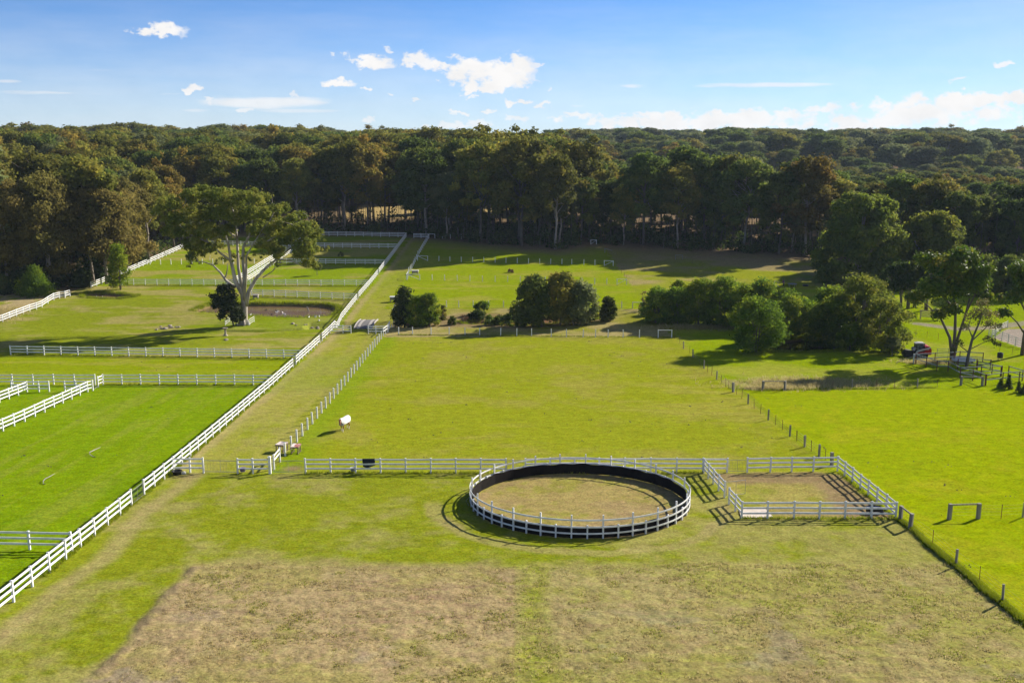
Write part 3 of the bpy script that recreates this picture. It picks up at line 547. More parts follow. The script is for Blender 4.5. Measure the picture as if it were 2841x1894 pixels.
for (sz,cl_,zn),mem in FAM.items():
    for n,i in enumerate(sorted(mem,key=lambda i:FP[i,0]/FP[i,1]),1):
        lf,cm,tr=GUMS[FV[i]]; x,y=FP[i]; s=FH[i]/28
        lab=f"{ordinal(n)} {sz} {cl_} gum from the west {zn}" if len(mem)>1 else f"only {sz} {cl_} gum {zn}"
        o=thing('gum_tree',lab,'tree',(x,y,FZ[i]),FR[i],f"{sz} {cl_} gum trees {zn}")
        ww=1.05 if y<400 else (1.3 if y<520 else 1.6); o.scale=(s*ww,s*ww,s)
        link('trunk',tr,o); link('crown',cm,o)
# the rest of the forest reads as one mass: one object whose points carry tree crowns and trunks
def forest_mass():
    keep=np.array([i for i in range(len(FP)) if i not in pk and (GAIN[i]>0 or FP[i,1]<330 or (i%3==0 and FP[i,1]<520) )])
    me=bpy.data.meshes.new('distant_forest'); me.from_pydata([(FP[i,0],FP[i,1],FZ[i]) for i in keep],[],[])
    a=me.attributes.new('var','INT','POINT'); a.data.foreach_set('value',FV[keep].astype(np.int32))
    a=me.attributes.new('scl','FLOAT_VECTOR','POINT'); s=FH[keep]/28; w=s*np.where(FP[keep,1]>420,1.65,1.2)*np.random.default_rng(2).uniform(.75,1.3,len(keep)); a.data.foreach_set('vector',np.stack([w,w,s],1).astype(np.float32).ravel())
    a=me.attributes.new('rot','FLOAT_VECTOR','POINT'); a.data.foreach_set('vector',np.stack([s*0,s*0,FR[keep]],1).astype(np.float32).ravel())
    o=link('distant_forest',me); tag(o,'gum forest rolling away over the hills to the skyline',None,None,'stuff')
    ng=bpy.data.node_groups.new('forest_points','GeometryNodeTree')
    ng.interface.new_socket('Geometry',in_out='INPUT',socket_type='NodeSocketGeometry'); ng.interface.new_socket('Geometry',in_out='OUTPUT',socket_type='NodeSocketGeometry')
    N=ng.nodes; gi=N.new('NodeGroupInput'); go=N.new('NodeGroupOutput'); jo=N.new('GeometryNodeJoinGeometry')
    def attr(n,t):
        q=N.new('GeometryNodeInputNamedAttribute'); q.data_type=t; q.inputs[0].default_value=n; return q
    av=attr('var','INT'); asc=attr('scl','FLOAT_VECTOR'); ar=attr('rot','FLOAT_VECTOR')
    er=N.new('FunctionNodeEulerToRotation'); ng.links.new(ar.outputs['Attribute'],er.inputs[0])
    src={}
    for ob in COL.objects:
        if ob.type=='MESH' and ob.data.name.startswith(('gum_crown','gum_trunk')): src.setdefault(ob.data.name,ob)
    for k,(lf,cm,tr) in enumerate(GUMS):
        cmp=N.new('FunctionNodeCompare'); cmp.data_type='INT'; cmp.operation='EQUAL'
        ng.links.new(av.outputs['Attribute'],cmp.inputs[2]); cmp.inputs[3].default_value=k
        for m in (cm,tr):
            if m.name not in src: continue
            oi=N.new('GeometryNodeObjectInfo'); oi.inputs[0].default_value=src[m.name]; oi.inputs['As Instance'].default_value=True
            ip=N.new('GeometryNodeInstanceOnPoints'); ng.links.new(gi.outputs[0],ip.inputs['Points']); ng.links.new(cmp.outputs[0],ip.inputs['Selection'])
            ng.links.new(oi.outputs['Geometry'],ip.inputs['Instance']); ng.links.new(er.outputs[0],ip.inputs['Rotation']); ng.links.new(asc.outputs['Attribute'],ip.inputs['Scale'])
            ng.links.new(ip.outputs[0],jo.inputs[0])
    ng.links.new(jo.outputs[0],go.inputs[0])
    md=o.modifiers.new('forest','NODES'); md.node_group=ng
    print('forest',len(FP),'mass',len(keep),'picked',len(PICK),GAIN[PICK[-1]])
forest_mass()
# undergrowth along the edge of the wood: thin saplings and dark scrub
def undergrowth():
    rng=np.random.default_rng(77); cl=[]; mb=MB()
    for i in range(520):
        x=rng.uniform(-92,135); y=edge_y(x)+rng.uniform(1,45)
        if 350<y<410 and x<0: continue
        z=T(x,float(y)); h=rng.uniform(4,13)
        mb.tube([(x,y,z-.3),(x+rng.normal()*.3,y+rng.normal()*.3,z+h)],[.09,.04],4,0,False)
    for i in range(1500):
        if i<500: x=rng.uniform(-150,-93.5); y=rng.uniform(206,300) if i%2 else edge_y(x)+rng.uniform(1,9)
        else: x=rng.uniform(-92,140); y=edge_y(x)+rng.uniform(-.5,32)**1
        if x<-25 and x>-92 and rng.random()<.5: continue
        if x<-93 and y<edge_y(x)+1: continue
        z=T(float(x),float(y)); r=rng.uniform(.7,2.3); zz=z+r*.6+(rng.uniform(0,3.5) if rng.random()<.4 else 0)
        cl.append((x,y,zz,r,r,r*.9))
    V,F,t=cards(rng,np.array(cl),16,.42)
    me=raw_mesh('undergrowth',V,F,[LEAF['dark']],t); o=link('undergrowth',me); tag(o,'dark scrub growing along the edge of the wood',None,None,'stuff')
    s=mb.build('sapling_thicket',BARK); tag(s,'thin bare saplings massed inside the wood edge',None,None,'stuff')
undergrowth()
# ------------------------------------------------------------------ fences
def post_mesh(name,w,h,cap,mat):
    mb=MB().box((0,0,h/2-.15),(w,w,h+.3))
    if cap: mb.box((0,0,h+.016),(w*1.18,w*1.18,.028)); mb.box((0,0,h+.045),(w*.9,w*.9,.03),0,0,.25)
    return mb.mesh(name,mat)
PM={}
def pm(w,h,cap=True,mat=WHITE):
    k=(w,h,cap,mat.name)
    if k not in PM: PM[k]=post_mesh('fence_post',w,h,cap,mat)
    return PM[k]
def seg(x0,y0,x1,y1,sp):
    n=max(1,round(math.hypot(x1-x0,y1-y0)/sp)); return [(x0+(x1-x0)*i/n,y0+(y1-y0)*i/n) for i in range(n+1)]
def rail_fence(label,pts,group='white three rail fences',h=1.36,rails=(1.255,.85,.43),rh=.145,w=.13,mat=WHITE,skip=(),joins=(0,0),rt=.042,cap=True):
    x0,y0=pts[0]; z0=T(x0,y0); o=thing('rail_fence',label,'fence',(x0,y0,z0),0,group)
    Z=[T(*p)+rnd.gauss(0,.012) for p in pts]
    for i,((x,y),z) in enumerate(zip(pts,Z)):
        if i in skip: continue
        q=link('post',pm(w,h,cap,mat),o,(x-x0,y-y0,z-z0+rnd.gauss(0,.010))); q.rotation_euler=(rnd.gauss(0,.008),rnd.gauss(0,.008),0)
    for r in rails:
        mb=MB()
        for i in range(len(pts)-1):
            a=np.array([pts[i][0]-x0,pts[i][1]-y0,Z[i]-z0+r]); b=np.array([pts[i+1][0]-x0,pts[i+1][1]-y0,Z[i+1]-z0+r])
            d=(b-a)/np.linalg.norm(b-a)
            a2=a+d*(w/2+.001)*(0 if (i in skip) else 1); b2=b-d*(w/2+.001)*(0 if (i+1 in skip) else 1)
            mb.bar(a2,b2,rt,rh)
        mb.build('rail',mat,o)
    return o
def wires(mb,P,hs,r=.004):
    for hgt in hs:
        mb.tube([(x,y,z+hgt) for x,y,z in P],r,3,0,False)
def post_fence(label,pts,group,h=1.32,w=.15,mat=WHITE,ends=(),cap=False,kinds=None,wl=(1.1,.75,.4)):
    """posts with wires; ends = list of (i,j,diagonal) pairs of posts joined by a top rail"""
    x0,y0=pts[0][:2]; z0=T(x0,y0); o=thing('post_and_wire_fence',label,'fence',(x0,y0,z0),0,group)
    P=[(p[0]-x0,p[1]-y0,T(p[0],p[1])-z0) for p in pts]
    for i,(x,y,z) in enumerate(P):
        k=0 if kinds is None else kinds[i]
        if kinds is None: q=link('post',pm(w,h,cap,mat),o,(x,y,z)); q.rotation_euler=(rnd.gauss(0,.012),rnd.gauss(0,.012),0)
        else:
            me=(pm(.035,1.15,False,REDSTEEL),pm(.13,1.2,False,OLDWOOD),pm(.24,1.22,False,OLDWOOD))[k]
            q=link('post',me,o,(x,y,z)); q.rotation_euler=(rnd.gauss(0,.025),rnd.gauss(0,.025),rnd.random())
    mb=MB(); wires(mb,P,wl); mb.build('wire',WIRE,o)
    for i,j,dg in ends:
        a=np.array(P[i]);b=np.array(P[j]); d=(b-a)/np.linalg.norm(b-a)*(w/2+.002)
        MB().bar(a+d+[0,0,h-.06],b-d+[0,0,h-.06],.07,.10).build('brace_rail',mat,o)
        if dg:
            if dg>0: MB().bar(a+d+[0,0,h-.16],b-d+[0,0,.12],.06,.08).build('brace_diagonal',mat,o)
            else: MB().bar(a+d+[0,0,.12],b-d+[0,0,h-.16],.06,.08).build('brace_diagonal',mat,o)
    return o
def pipe_gate(label,a,b,h=1.15,mesh=True,name='pipe_gate',mat=STEEL,lift=.12):
    za,zb=T(*a),T(*b); o=thing(name,label,'gate',(a[0],a[1],za))
    d=np.array([b[0]-a[0],b[1]-a[1],zb-za]); L=np.linalg.norm(d); d/=L
    s=d*.10; e=d*(L-.10); up=lambda p,q:tuple(p+np.array([0,0,q]))
    mb=MB()
    mb.tube([up(s,lift),up(s,h),up(e,h),up(e,lift),up(s,lift)],.024,6)
    mb.build('frame',mat,o)
    m=(s+e)/2; MB().tube([up(m,lift),up(m,h)],.016,5).build('upright',mat,o)
    if mesh:
        mb=MB()
        for k in range(1,7): mb.tube([up(s,lift+(h-lift)*k/7),up(e,lift+(h-lift)*k/7)],.0045,3,0,False)
        n=int(L/.3)
        for k in range(1,n): p=s+(e-s)*k/n; mb.tube([up(p,lift),up(p,h)],.0045,3,0,False)
        mb.build('mesh_infill',WIRE,o)
    return o
xt=lambda y:-30.4-.008*(y-85)
def tr(y0,y1): return seg(xt(y0),y0,xt(y1),y1,2.42)
rail_fence('white rail fence along the lane, stretch closest to the viewer ending at the mesh gate',tr(46.3,75.2))
pipe_gate('grey mesh gate set in the white lane fence beside the front yard',(xt(75.3),75.3),(xt(77.9),77.9))
rail_fence('longest white lane fence stretch between the mesh gate and the narrow gate',tr(78.0,136.6))
pipe_gate('narrow grey gate in the lane fence next to the middle cross fence',(xt(136.7),136.7),(xt(138.5),138.5))
rail_fence('white lane fence stretch running down to the gate before the timber bridge',tr(138.6,157.2))
pipe_gate('grey gate in the lane fence just before the timber bridge',(xt(157.3),157.3),(xt(159.3),159.3))
rail_fence('white lane fence stretch passing the timber bridge and the brown dam',tr(159.4,198.8))
pipe_gate('small grey gate in the lane fence where the dam paddock fence meets it',(xt(198.9),198.9),(xt(201.0),201.0))
rail_fence('white lane fence stretch between the dam and the single small paddock tree',tr(201.1,232.8))
pipe_gate('tiny grey gate in the lane fence abreast of the small paddock tree',(xt(232.9),232.9),(xt(235.2),235.2))
rail_fence('farthest white lane fence stretch ending at the wood',tr(235.3,302.8))
G3='white three rail fences'
rail_fence('short white cross fence cut by the picture edge below the hose paddock',seg(-42.6,65.45,-30.55,64.9,2.95),skip=(5,))
rail_fence('white cross fence at the top of the hose paddock meeting the lane',seg(-52.84,125.1,-30.95,124.8,2.43),skip=(9,))
rail_fence('white cross fence behind the small yard lane going off the picture edge',seg(-72.6,125.15,-53.9,125.15,2.67))
rail_fence('white rail fence rising along the hose paddock to its corner gate',D['L3x'])
pipe_gate('grey gate leaning at the top corner of the hose paddock',(-52.62,121.5),(-52.9,123.6))
rail_fence('two post white fence stub at the top corner of the hose paddock',[(-52.91,123.7),(-52.84,124.98)],skip=(1,))
rail_fence('white rail fence of the corner paddock cut by the picture edge',seg(-61.0,108,-60.51,120.6,2.2))
rail_fence('short white fence stub on the near side of the yard lane gap',[(-60.4,120.65),(-59.07,120.7),(-57.85,120.8)],skip=(0,))
rail_fence('short white fence stub on the far side of the yard lane gap',[(-55.91,120.9),(-54.53,120.9),(-53.0,120.9)],skip=(2,))
rail_fence('short white fence stub behind the corner paddock post',[(-62.63,121.0),(-60.6,121.0)],skip=(1,))
rail_fence('long level white cross fence below the tree shadow',seg(-75.61,146.9,-31.1,143.6,2.68),skip=(17,))
rail_fence('long white cross fence behind the big gum tree and its dam',seg(-86.3,218.6,-31.7,217.5,2.6),skip=(21,))
rail_fence('white cross fence on the bank behind the brown dam',seg(-53.97,204.3,-31.6,199.0,2.63),skip=(9,))
rail_fence('white cross fence at the edge of the forest shadow',seg(-59.4,250.7,-31.9,248.9,2.45),skip=(11,))
rail_fence('white cross fence standing wholly in the forest shadow',seg(-60.4,280.5,-32.1,278.3,2.55),skip=(11,))
rail_fence('last short white fence glimpsed through the big gum tree crown',seg(-91.4,286,-63,281,2.5))
rail_fence('last white rail fence in front of the dark wood west of the lane',seg(-61.5,306.8,-31.95,303.0,2.6),skip=(11,))
rail_fence('short white fence across the far lane end in the shade',seg(-29.64,301.2,-25.2,300.3,2.25))
rail_fence('white boundary fence climbing beside the brownish trees to the wood',seg(-91.4,214.5,-91.95,284,2.9))
rail_fence('white boundary fence curving past the small pond at the picture edge',D['L14x'])
rail_fence('western one of two parallel white fences behind the big gum tree',seg(-62.2,222,-61.8,302,2.7))
rail_fence('eastern one of two parallel white fences behind the big gum tree',seg(-59.7,222,-60.2,302,2.7))
post_fence('white posts with wire between the two pale paddocks behind the big gum tree',seg(-91,249.4,-62.6,251.1,2.6),'white post and wire rows')
# front fence line
rail_fence('short white fence joining the lane fence above the black tub',[(-30.28,85.0),(-28.77,84.94),(-27.55,84.85)],skip=(0,))
pipe_gate('wide thin wire gate closing the foot of the lane',(-27.55,84.85),(-24.45,84.7))
rail_fence('short white fence holding the purple tub between two gates',[(-24.45,84.7),(-23.09,84.7),(-21.75,84.72)],skip=(2,))
MBp=thing('gate_post','stout double white gate post beside the two feed tables','post',(-21.58,84.74,T(-21.58,84.74)))
link('post_body',post_mesh('post_body',.22,1.5,False,WHITE),MBp); link('post_cap',MB().box((0,0,1.52),(.27,.27,.04)).box((0,0,1.56),(.24,.24,.05),0,0,.3).mesh('post_cap',WHITE),MBp)
pipe_gate('wire gate over a worn dirt patch near the feed tables',(-21.4,84.74),(-18.5,84.74))
rail_fence('white front fence with the dark rug hung over it',seg(-18.41,84.74,.0-.55,84.72,2.36))
pipe_gate('narrow wire gate close to the round yard',(-.55,84.75),(1.15,84.78),1.2)
rail_fence('white front fence passing behind the round yard',[(1.2,84.85),(3.4,84.98),(5.6,85.0),(7.8,85.0),(10.1,84.98),(12.4,84.95),(14.7,84.9),(17.05,84.87)])
rail_fence('short white fence stub at the square pen entrance',[(17.2,84.87),(19.23,85.0)],skip=(0,))
pipe_gate('wire gate into the square pen from the big paddock',(19.3,85.0),(21.0,85.05))
rail_fence('back white fence of the square pen',[(21.05,85.05),(23.15,85.18),(25.08,85.25),(27.05,85.33),(29.25,85.42)])
rail_fence('white side fence of the square pen next to the round yard',[(17.12,84.8),(17.17,83.02),(17.26,81.3),(17.33,79.4),(17.43,77.55)])
pipe_gate('small open gate swung into the square pen',(17.48,77.5),(19.36,78.2),1.3,False)
rail_fence('two bay white side fence of the square pen above the concrete slab',[(17.39,75.65),(17.5,73.82),(17.57,72.1)],skip=(2,))
rail_fence('front white fence of the square pen casting long shadows',[(17.57,72.0),(19.55,72.0),(21.56,71.98),(23.5,71.96),(25.45,71.92),(27.45,71.88),(29.3,71.85)])
rail_fence('eastern white fence of the square pen against the bright paddock',[(29.25,85.3),(29.28,83.56),(29.31,81.66),(29.31,79.7),(29.31,77.8),(29.31,75.8),(29.31,73.8),(29.3,71.97)],skip=(0,7))
o=rail_fence('short white two rail fence in front of the feed tables',[(-21.5,85.94),(-21.55,88.44)],rails=(1.255,.85))
# white post rows
WG='white post and wire rows'
tr1=D['TR1']; post_fence('row of white posts up the east side of the mown lane',tr1,WG)
rail_fence('short white railed corner by the timber bridge',[(-21.6,164.2),(-21.45,165.9),(-21.3,167.5)],rails=(1.25,.75))
post_fence('few white posts crossing the creek beside the timber bridge',[(-21.3,168.2),(-21.43,171.27),(-21.4,174.0),(-21.26,176.2),(-21.1,179.5)],WG,ends=[(0,1,-1)])
post_fence('white posts up the lane behind the dense bush and feed trough',D['TR3x'],WG,ends=[(7,8,0)])
post_fence('white posts up the far lane in the low sun',D['TR5x'],WG)
post_fence('farthest white lane posts in the forest shade',D['TR7x'],WG)
post_fence('white post row between the big paddock and the creek trees',D['C1'],WG,ends=[(16,17,0)])
post_fence('white post row behind the creek trees',D['C2'],WG,ends=[(12,13,0)])
post_fence('sunlit white post row with braced ends across the upper paddock',D['C3'],WG,ends=[(0,1,1),(17,18,-1)])
post_fence('white post row with braced ends at the forest shadow line',D['C4'],WG,ends=[(0,1,1),(17,18,-1)])
post_fence('short white post row in deep shade at the foot of the wood',D['C5'],WG,ends=[(0,1,0)])
post_fence('white braced gateway standing among the tree trunks',[(22.72,287.0),(24.32,287.0)],WG,ends=[(0,1,-1)])
rail_fence('short white fence west of the gap before the timber bridge',[(-31.0,167.0),(-28.83,166.9),(-27.44,166.7)],skip=(0,))
rail_fence('short white fence east of the gap before the timber bridge',[(-24.44,166.36),(-23.16,166.3),(-21.7,166.36)],skip=(2,))
# timber and steel fences in the east
def kf(label,P,ends=(),**k):
    return post_fence(label,[(a,b) for a,b,c in P],'timber and steel post fences',1.22,.13,OLDWOOD,ends,kinds=[c for a,b,c in P],wl=(1.05,.8,.55,.3),**k)
kf('long brown wire fence between the big paddock and the bright paddock',D['W1'])
kf('wire fence with two stout braced posts and a grassy bank running out of the picture',[(29.44,71.3,2),(29.47,69.5,2)]+D['W2'],[(0,1,0)])
kf('braced timber gateway alone in the bright paddock with wire beyond',[(33.37,71.8,2),(35.66,71.98,2)]+D['W3'],[(0,1,0)])
kf('leaning timber braced gateway and wire at the long tan grass',[(31.56,121.64,2),(34.35,121.64,2)]+D['W4'],[(0,1,0)])
kf('fine wire fence beside the upper paddock in half shade',D['W5'])
kf('thin steel post fence on the slope above the loader',D['W6'])
kf('thin steel post fence below the riding arena',D['W7'])
kf('faint fence standing in the tree shadow on the brown clearing',[(42.5,258,1),(44.3,258,1),(45.5,250,0),(46.6,243,0),(47.5,237,0)],[(0,1,0)])
kf('grey steel fence corner at the shaded wood edge',[(25.2,270,1),(26.8,266,0),(27.6,263,0)],[(0,1,0)])
# stockyards of pipe rails on red posts
def pipe_fence(label,pts,h=1.5,rails=(1.42,.75)):
    x0,y0=pts[0]; z0=T(x0,y0); o=thing('stockyard_fence',label,'fence',(x0,y0,z0),0,'stockyard rail fences')
    P=[np.array([x-x0,y-y0,T(x,y)-z0]) for x,y in pts]
    for p in P: link('post',pm(.10,h,False,REDSTEEL),o,tuple(p))
    for r in rails:
        mb=MB()
        for a,b in zip(P[:-1],P[1:]):
            d=(b-a)/np.linalg.norm(b-a)*.053; mb.bar(a+d+[0,0,r],b-d+[0,0,r],.05,.11)
        mb.build('rail',GREYSTEEL,o)
pipe_fence('long stockyard rail fence on red posts facing the bright paddock',D['Y1'])
pipe_fence('back stockyard rail fence passing behind the tall three trunk gum',[(58.0,139.6)]+D['Y2'][1:]+[(68,140.5)])
pipe_fence('stockyard cross rails in the middle of the yards',D['Y3'])
pipe_fence('stockyard side rails closing the middle yard',[(64.3,134.2),(65.18,131.78),(65.75,130.5)])
pipe_fence('short stockyard rails under the pinkish tree',[(62.24,135.66),(64.87,135.66),(66.5,135.0)])
pipe_fence('stockyard rails behind the row of young conifers',[(60.95,124.5),(63.77,125.9),(66.27,126.6),(69,127.0)])
pipe_fence('stockyard rails leaving the picture by the conifers',[(66.76,130.45),(67.2,127.6),(67.6,124.6)])
kf('grey braced timber posts at the front of the stockyards',[(57.79,124.6,2),(60.45,124.4,2)],[(0,1,0)])
pw=thing('post','single white strainer post at the stockyard corner with a stay','post',(57.7,139.7,T(57.7,139.7)))
link('post_body',pm(.16,1.45,False,WHITE_OLD),pw); MB().tube([(-.05,0,1.1),(-2.4,.2,.1)],.035,5).build('stay',OLDWOOD,pw)
rail_fence('steel panel beside the tall three trunk gum in the yards',[(62.2,142.5),(64.0,142.9)],'stockyard rail fences',1.7,(1.65,1.35,1.05,.75,.45),.05,.05,GREYSTEEL,cap=False)
rail_fence('white arena fence slanting away in sunlight',[(79.85,162.67),(80.88,163.8),(84.18,168.66),(87,172)],'riding arena fences',1.3,(1.2,.85,.5),.1,.1,WHITE_OLD)
rail_fence('greyish arena fence along the sand edge',D['arena'],'riding arena fences',1.5,(1.42,1.1,.78,.46),.07,.09,WHITE_OLD)
rail_fence('weathered timber rail panel at the edge of the dark trees',[(75.0,180.2),(77.9,179.4)],'timber rail panels',1.7,(1.6,1.25,.9,.55),.16,.14,plain('pinkish_timber',(.46,.33,.27),.8,(.3,.2,.16),5))
rail_fence('low dark log rails stacked under the dark trees',[(69.5,184.5),(73.8,182.8)],'timber rail panels',1.0,(.9,.55,.2),.16,.16,DARKWOOD)
# guard round the big gum
rail_fence('low white guard rail around the foot of the big gum tree',[(-51.2,178.9),(-51.0,174.3),(-48.9,174.4),(-46.8,174.3),(-46.7,177.6)],'tree guard',1.05,(1.0,.62,.25),.06,.08,WHITE,cap=False)
# ------------------------------------------------------------------ round yard
def round_yard():
    cx,cy,Rr=5.41,76.05,8.72; z0=T(cx,cy)
    o=thing('round_yard','round horse yard of white posts and rails lined with black rubber','horse yard',(cx,cy,z0))
    zt=lambda a,r=Rr:T(cx+r*math.cos(a),cy+r*math.sin(a))-z0
    A0=R(-90+7.5)
    for i in range(24):
        a=A0+2*math.pi*i/24
        q=link('tall_post',pm(.105,1.78,False),o,(Rr*math.cos(a),Rr*math.sin(a),zt(a))); q.rotation_euler=(0,0,a)
        a+=math.pi/24
        q=link('short_post',pm(.105,.97,True),o,(Rr*math.cos(a),Rr*math.sin(a),zt(a))); q.rotation_euler=(0,0,a)
    def ring(name,h,hh,r,t,mat,n=96,wobf=None):
        mb=MB(); v=[];f=[]
        for i in range(n):
            a=2*math.pi*i/n; w=(wobf(a) if wobf else 0)
            r_=r-(.05*abs(math.sin(12*(a-A0))) if wobf else 0)
            for rr,hz in ((r_-t/2,h-hh/2),(r_+t/2,h-hh/2),(r_+t/2,h+hh/2+w),(r_-t/2,h+hh/2+w)):
                v.append((rr*math.cos(a),rr*math.sin(a),zt(a,r)+hz))
        for i in range(n):
            j=(i+1)%n
            for k in range(4): f.append((i*4+k,j*4+k,j*4+(k+1)%4,i*4+(k+1)%4))
        return mb.add(v,f).build(name,mat,o)
    ring('top_rail',1.41,.115,Rr+.075,.035,WHITE); ring('middle_rail',.88,.115,Rr+.075,.035,WHITE); ring('lower_rail',.40,.115,Rr+.075,.035,WHITE)
    ring('rubber_lining',.45,.90,Rr-.075,.03,RUBBER,288,lambda a:.03*math.sin(a*31)+.025*math.sin(a*13+1)-.03*abs(math.sin(12*(a-A0))))
    MB().tube([(-Rr-.1,-.9,zt(3.2)+.0),(-Rr-.35,-1.0,zt(3.2)+.5),(-Rr-.1,-.8,zt(3.2)+.75)],.012,5).build('latch_chain',STEEL,o)
round_yard()
# ------------------------------------------------------------------ small things
def table(label,P,stain):
    P=[np.array(p) for p in P]; c=sum(P)/4; z=T(*c); a=P[1]-P[0]; L=np.linalg.norm(a); rz=math.atan2(a[1],a[0]); W=np.linalg.norm(P[3]-P[0])
    o=thing('feed_table',label,'table',(c[0],c[1],z),rz); h=.78
    m,nt,b=newmat('table_top_paint_'+stain); b.inputs['Roughness'].default_value=.7
    tc=nd(nt,'ShaderNodeTexCoord'); mp=nd(nt,'ShaderNodeMapping'); mp.inputs['Location'].default_value=(-.22,-.12,0); nt.links.new(tc.outputs['Object'],mp.inputs[0])
    gr=nd(nt,'ShaderNodeTexNoise'); gr.inputs['Scale'].default_value=2.6; gr.inputs['Detail'].default_value=4; nt.links.new(mp.outputs[0],gr.inputs['Vector'])
    sep=nd(nt,'ShaderNodeSeparateXYZ'); nt.links.new(tc.outputs['Object'],sep.inputs[0])
    ad=nd(nt,'ShaderNodeMath',operation='MULTIPLY_ADD'); ad.inputs[1].default_value=.45; nt.links.new(sep.outputs[0],ad.inputs[0]); nt.links.new(gr.outputs[0],ad.inputs[2])
    r=ramp(nt,[(.50,(.70,.58,.52)),(.56,(.33,.12,.09) if stain=='rust' else (.42,.36,.33))]); nt.links.new(ad.outputs[0],r.inputs[0]); nt.links.new(r.outputs[0],b.inputs['Base Color'])
    MB().box((0,0,h),(L,W,.045)).build('table_top',m,o)
    lg=MB().box((0,0,(h-.023)/2-.05),(.07,.07,h+.05)).mesh('leg',TABLE)
    for x in (-1,1):
        for y in (-1,0,1): link('leg',lg,o,(x*(L/2-.06),y*(W/2-.06),0))
    fr=MB()
    for x in (-1,1): fr.bar((x*(L/2-.0),-W/2,h-.08),(x*(L/2-.0),W/2,h-.08),.025,.10)
    for y in (-1,1): fr.bar((-L/2+.02,y*W/2,h-.08),(L/2-.02,y*W/2,h-.08),.025,.10)
    for x in (-1,1): fr.bar((x*(L/2-.06),-W/2+.1,.12),(x*(L/2-.06),W/2-.1,.12),.04,.05)
    fr.build('under_frame',TABLE,o)
IT=D['items']
table('timber feed table with a pale top behind the lone white post',IT['tableA'],'pale'); table('timber feed table with a rusty red stain on its top',IT['tableB'],'rust')
def tub(name,label,cat,x,y,r,h,mat,dz=0,squash=1,rim=.03,handles=True):
    o=thing(name,label,cat,(x,y,T(x,y)+dz))
    b=MB().lathe([(r*.78,0),(r*.82,.01),(r,h),(r+rim,h+.005),(r+rim,h+.03),(r-.02,h+.03),(r*.76,.05),(0.0,.045)],18).build('bowl',mat,o,True); b.scale=(1,squash,1)
    if handles:
        for s in (-1,1): MB().tube([(s*(r+.02),-.08,h),(s*(r+.10),-.05,h-.02),(s*(r+.10),.05,h-.02),(s*(r+.02),.08,h)],.012,5).build('handle',mat,o)
    return o
tub('feed_tub','round black rubber tub at the corner of the front fence','tub',-29.75,84.35,.42,.32,BLACK)
tub('feed_tub','small purple rimmed tub hung inside the white fence between two gates','tub',-24.05,84.88,.27,.28,plain('purple_plastic',(.24,.17,.42),.5),.12)
tub('feed_tub','small grey tub standing behind the white front fence','tub',-14.2,84.95,.27,.26,plain('grey_plastic',(.42,.43,.45),.5),.16)
bk=thing('salt_block','white salt lick block on the grass by the front fence','block',(-29.2,84.5,T(-29.2,84.5)))
MB().box((0,0,.1),(.34,.24,.2),0,0,.93).build('block_body',WHITE_OLD,bk); MB().box((0,0,.21),(.2,.14,.03),0,0,.7).build('licked_hollow',plain('licked_salt',(.66,.66,.62),.5),bk)
def rug():
    x,y=-12.75,84.72; z=T(x,y); o=thing('horse_rug','dark navy horse rug draped over the white front fence','rug',(x,y,z))
    m=plain('navy_canvas',(.016,.02,.032),.85,(.01,.012,.018),9,0,.3)
    rng=random.Random(3); v=[];f=[];nu=12;prof_=[(-.10,1.02),(-.095,1.12),(-.09,1.25),(-.05,1.35),(.05,1.35),(.09,1.25),(.12,.95),(.14,.62),(.15,.42)]
    for i in range(nu+1):
        u=i/nu
        for k,(yy,zz) in enumerate(prof_):
            sw=(.02*math.sin(u*11+k)+rng.uniform(-.008,.008)); zt=zz
            if k>=6: zt=zz+(.42*abs(u-.35)*(k-5)/3)
            if k==0: zt=zz+.06*u
            v.append((-.55+1.1*u,yy+sw*.5,zt))
    n=len(prof_)
    for i in range(nu):
        for k in range(n-1): f.append((i*n+k,(i+1)*n+k,(i+1)*n+k+1,i*n+k+1))
    b=MB().add(v,f).build('canvas',m,o,True); sm=b.modifiers.new('thick','SOLIDIFY'); sm.thickness=.012
    MB().tube([(-.3,.13,.95),(-.32,.17,.7),(-.28,.14,.5)],.012,4).build('strap',STEEL,o)
rug()
tp=thing('water_trough','black plastic water trough in the corner of the square pen','trough',(28.2,73.35,T(28.2,73.35)))
MB().box((0,0,.22),(1.05,.62,.44),0,0,1.06).build('trough_body',BLACK,tp)
mb=MB()
for s in (-1,1): mb.box((s*.54,0,.46),(.06,.70,.05)); mb.box((0,s*.32,.46),(1.02,.06,.05))
mb.build('rim',BLACK,tp); MB().box((0,0,.455),(1.0,.56,.01)).build('water',DARKW,tp)
sl=[(x,y) for x,y in D['slab']]; v=[(x,y,T(x,y)+.07) for x,y in sl]+[(x,y,T(x,y)-.1) for x,y in sl]
o=MB().add(v,[(0,1,2,3),(7,6,5,4),(0,4,5,1),(1,5,6,2),(2,6,7,3),(3,7,4,0)]).build('concrete_slab',CONC); tag(o,'pale concrete slab inside the front corner of the square pen','slab')
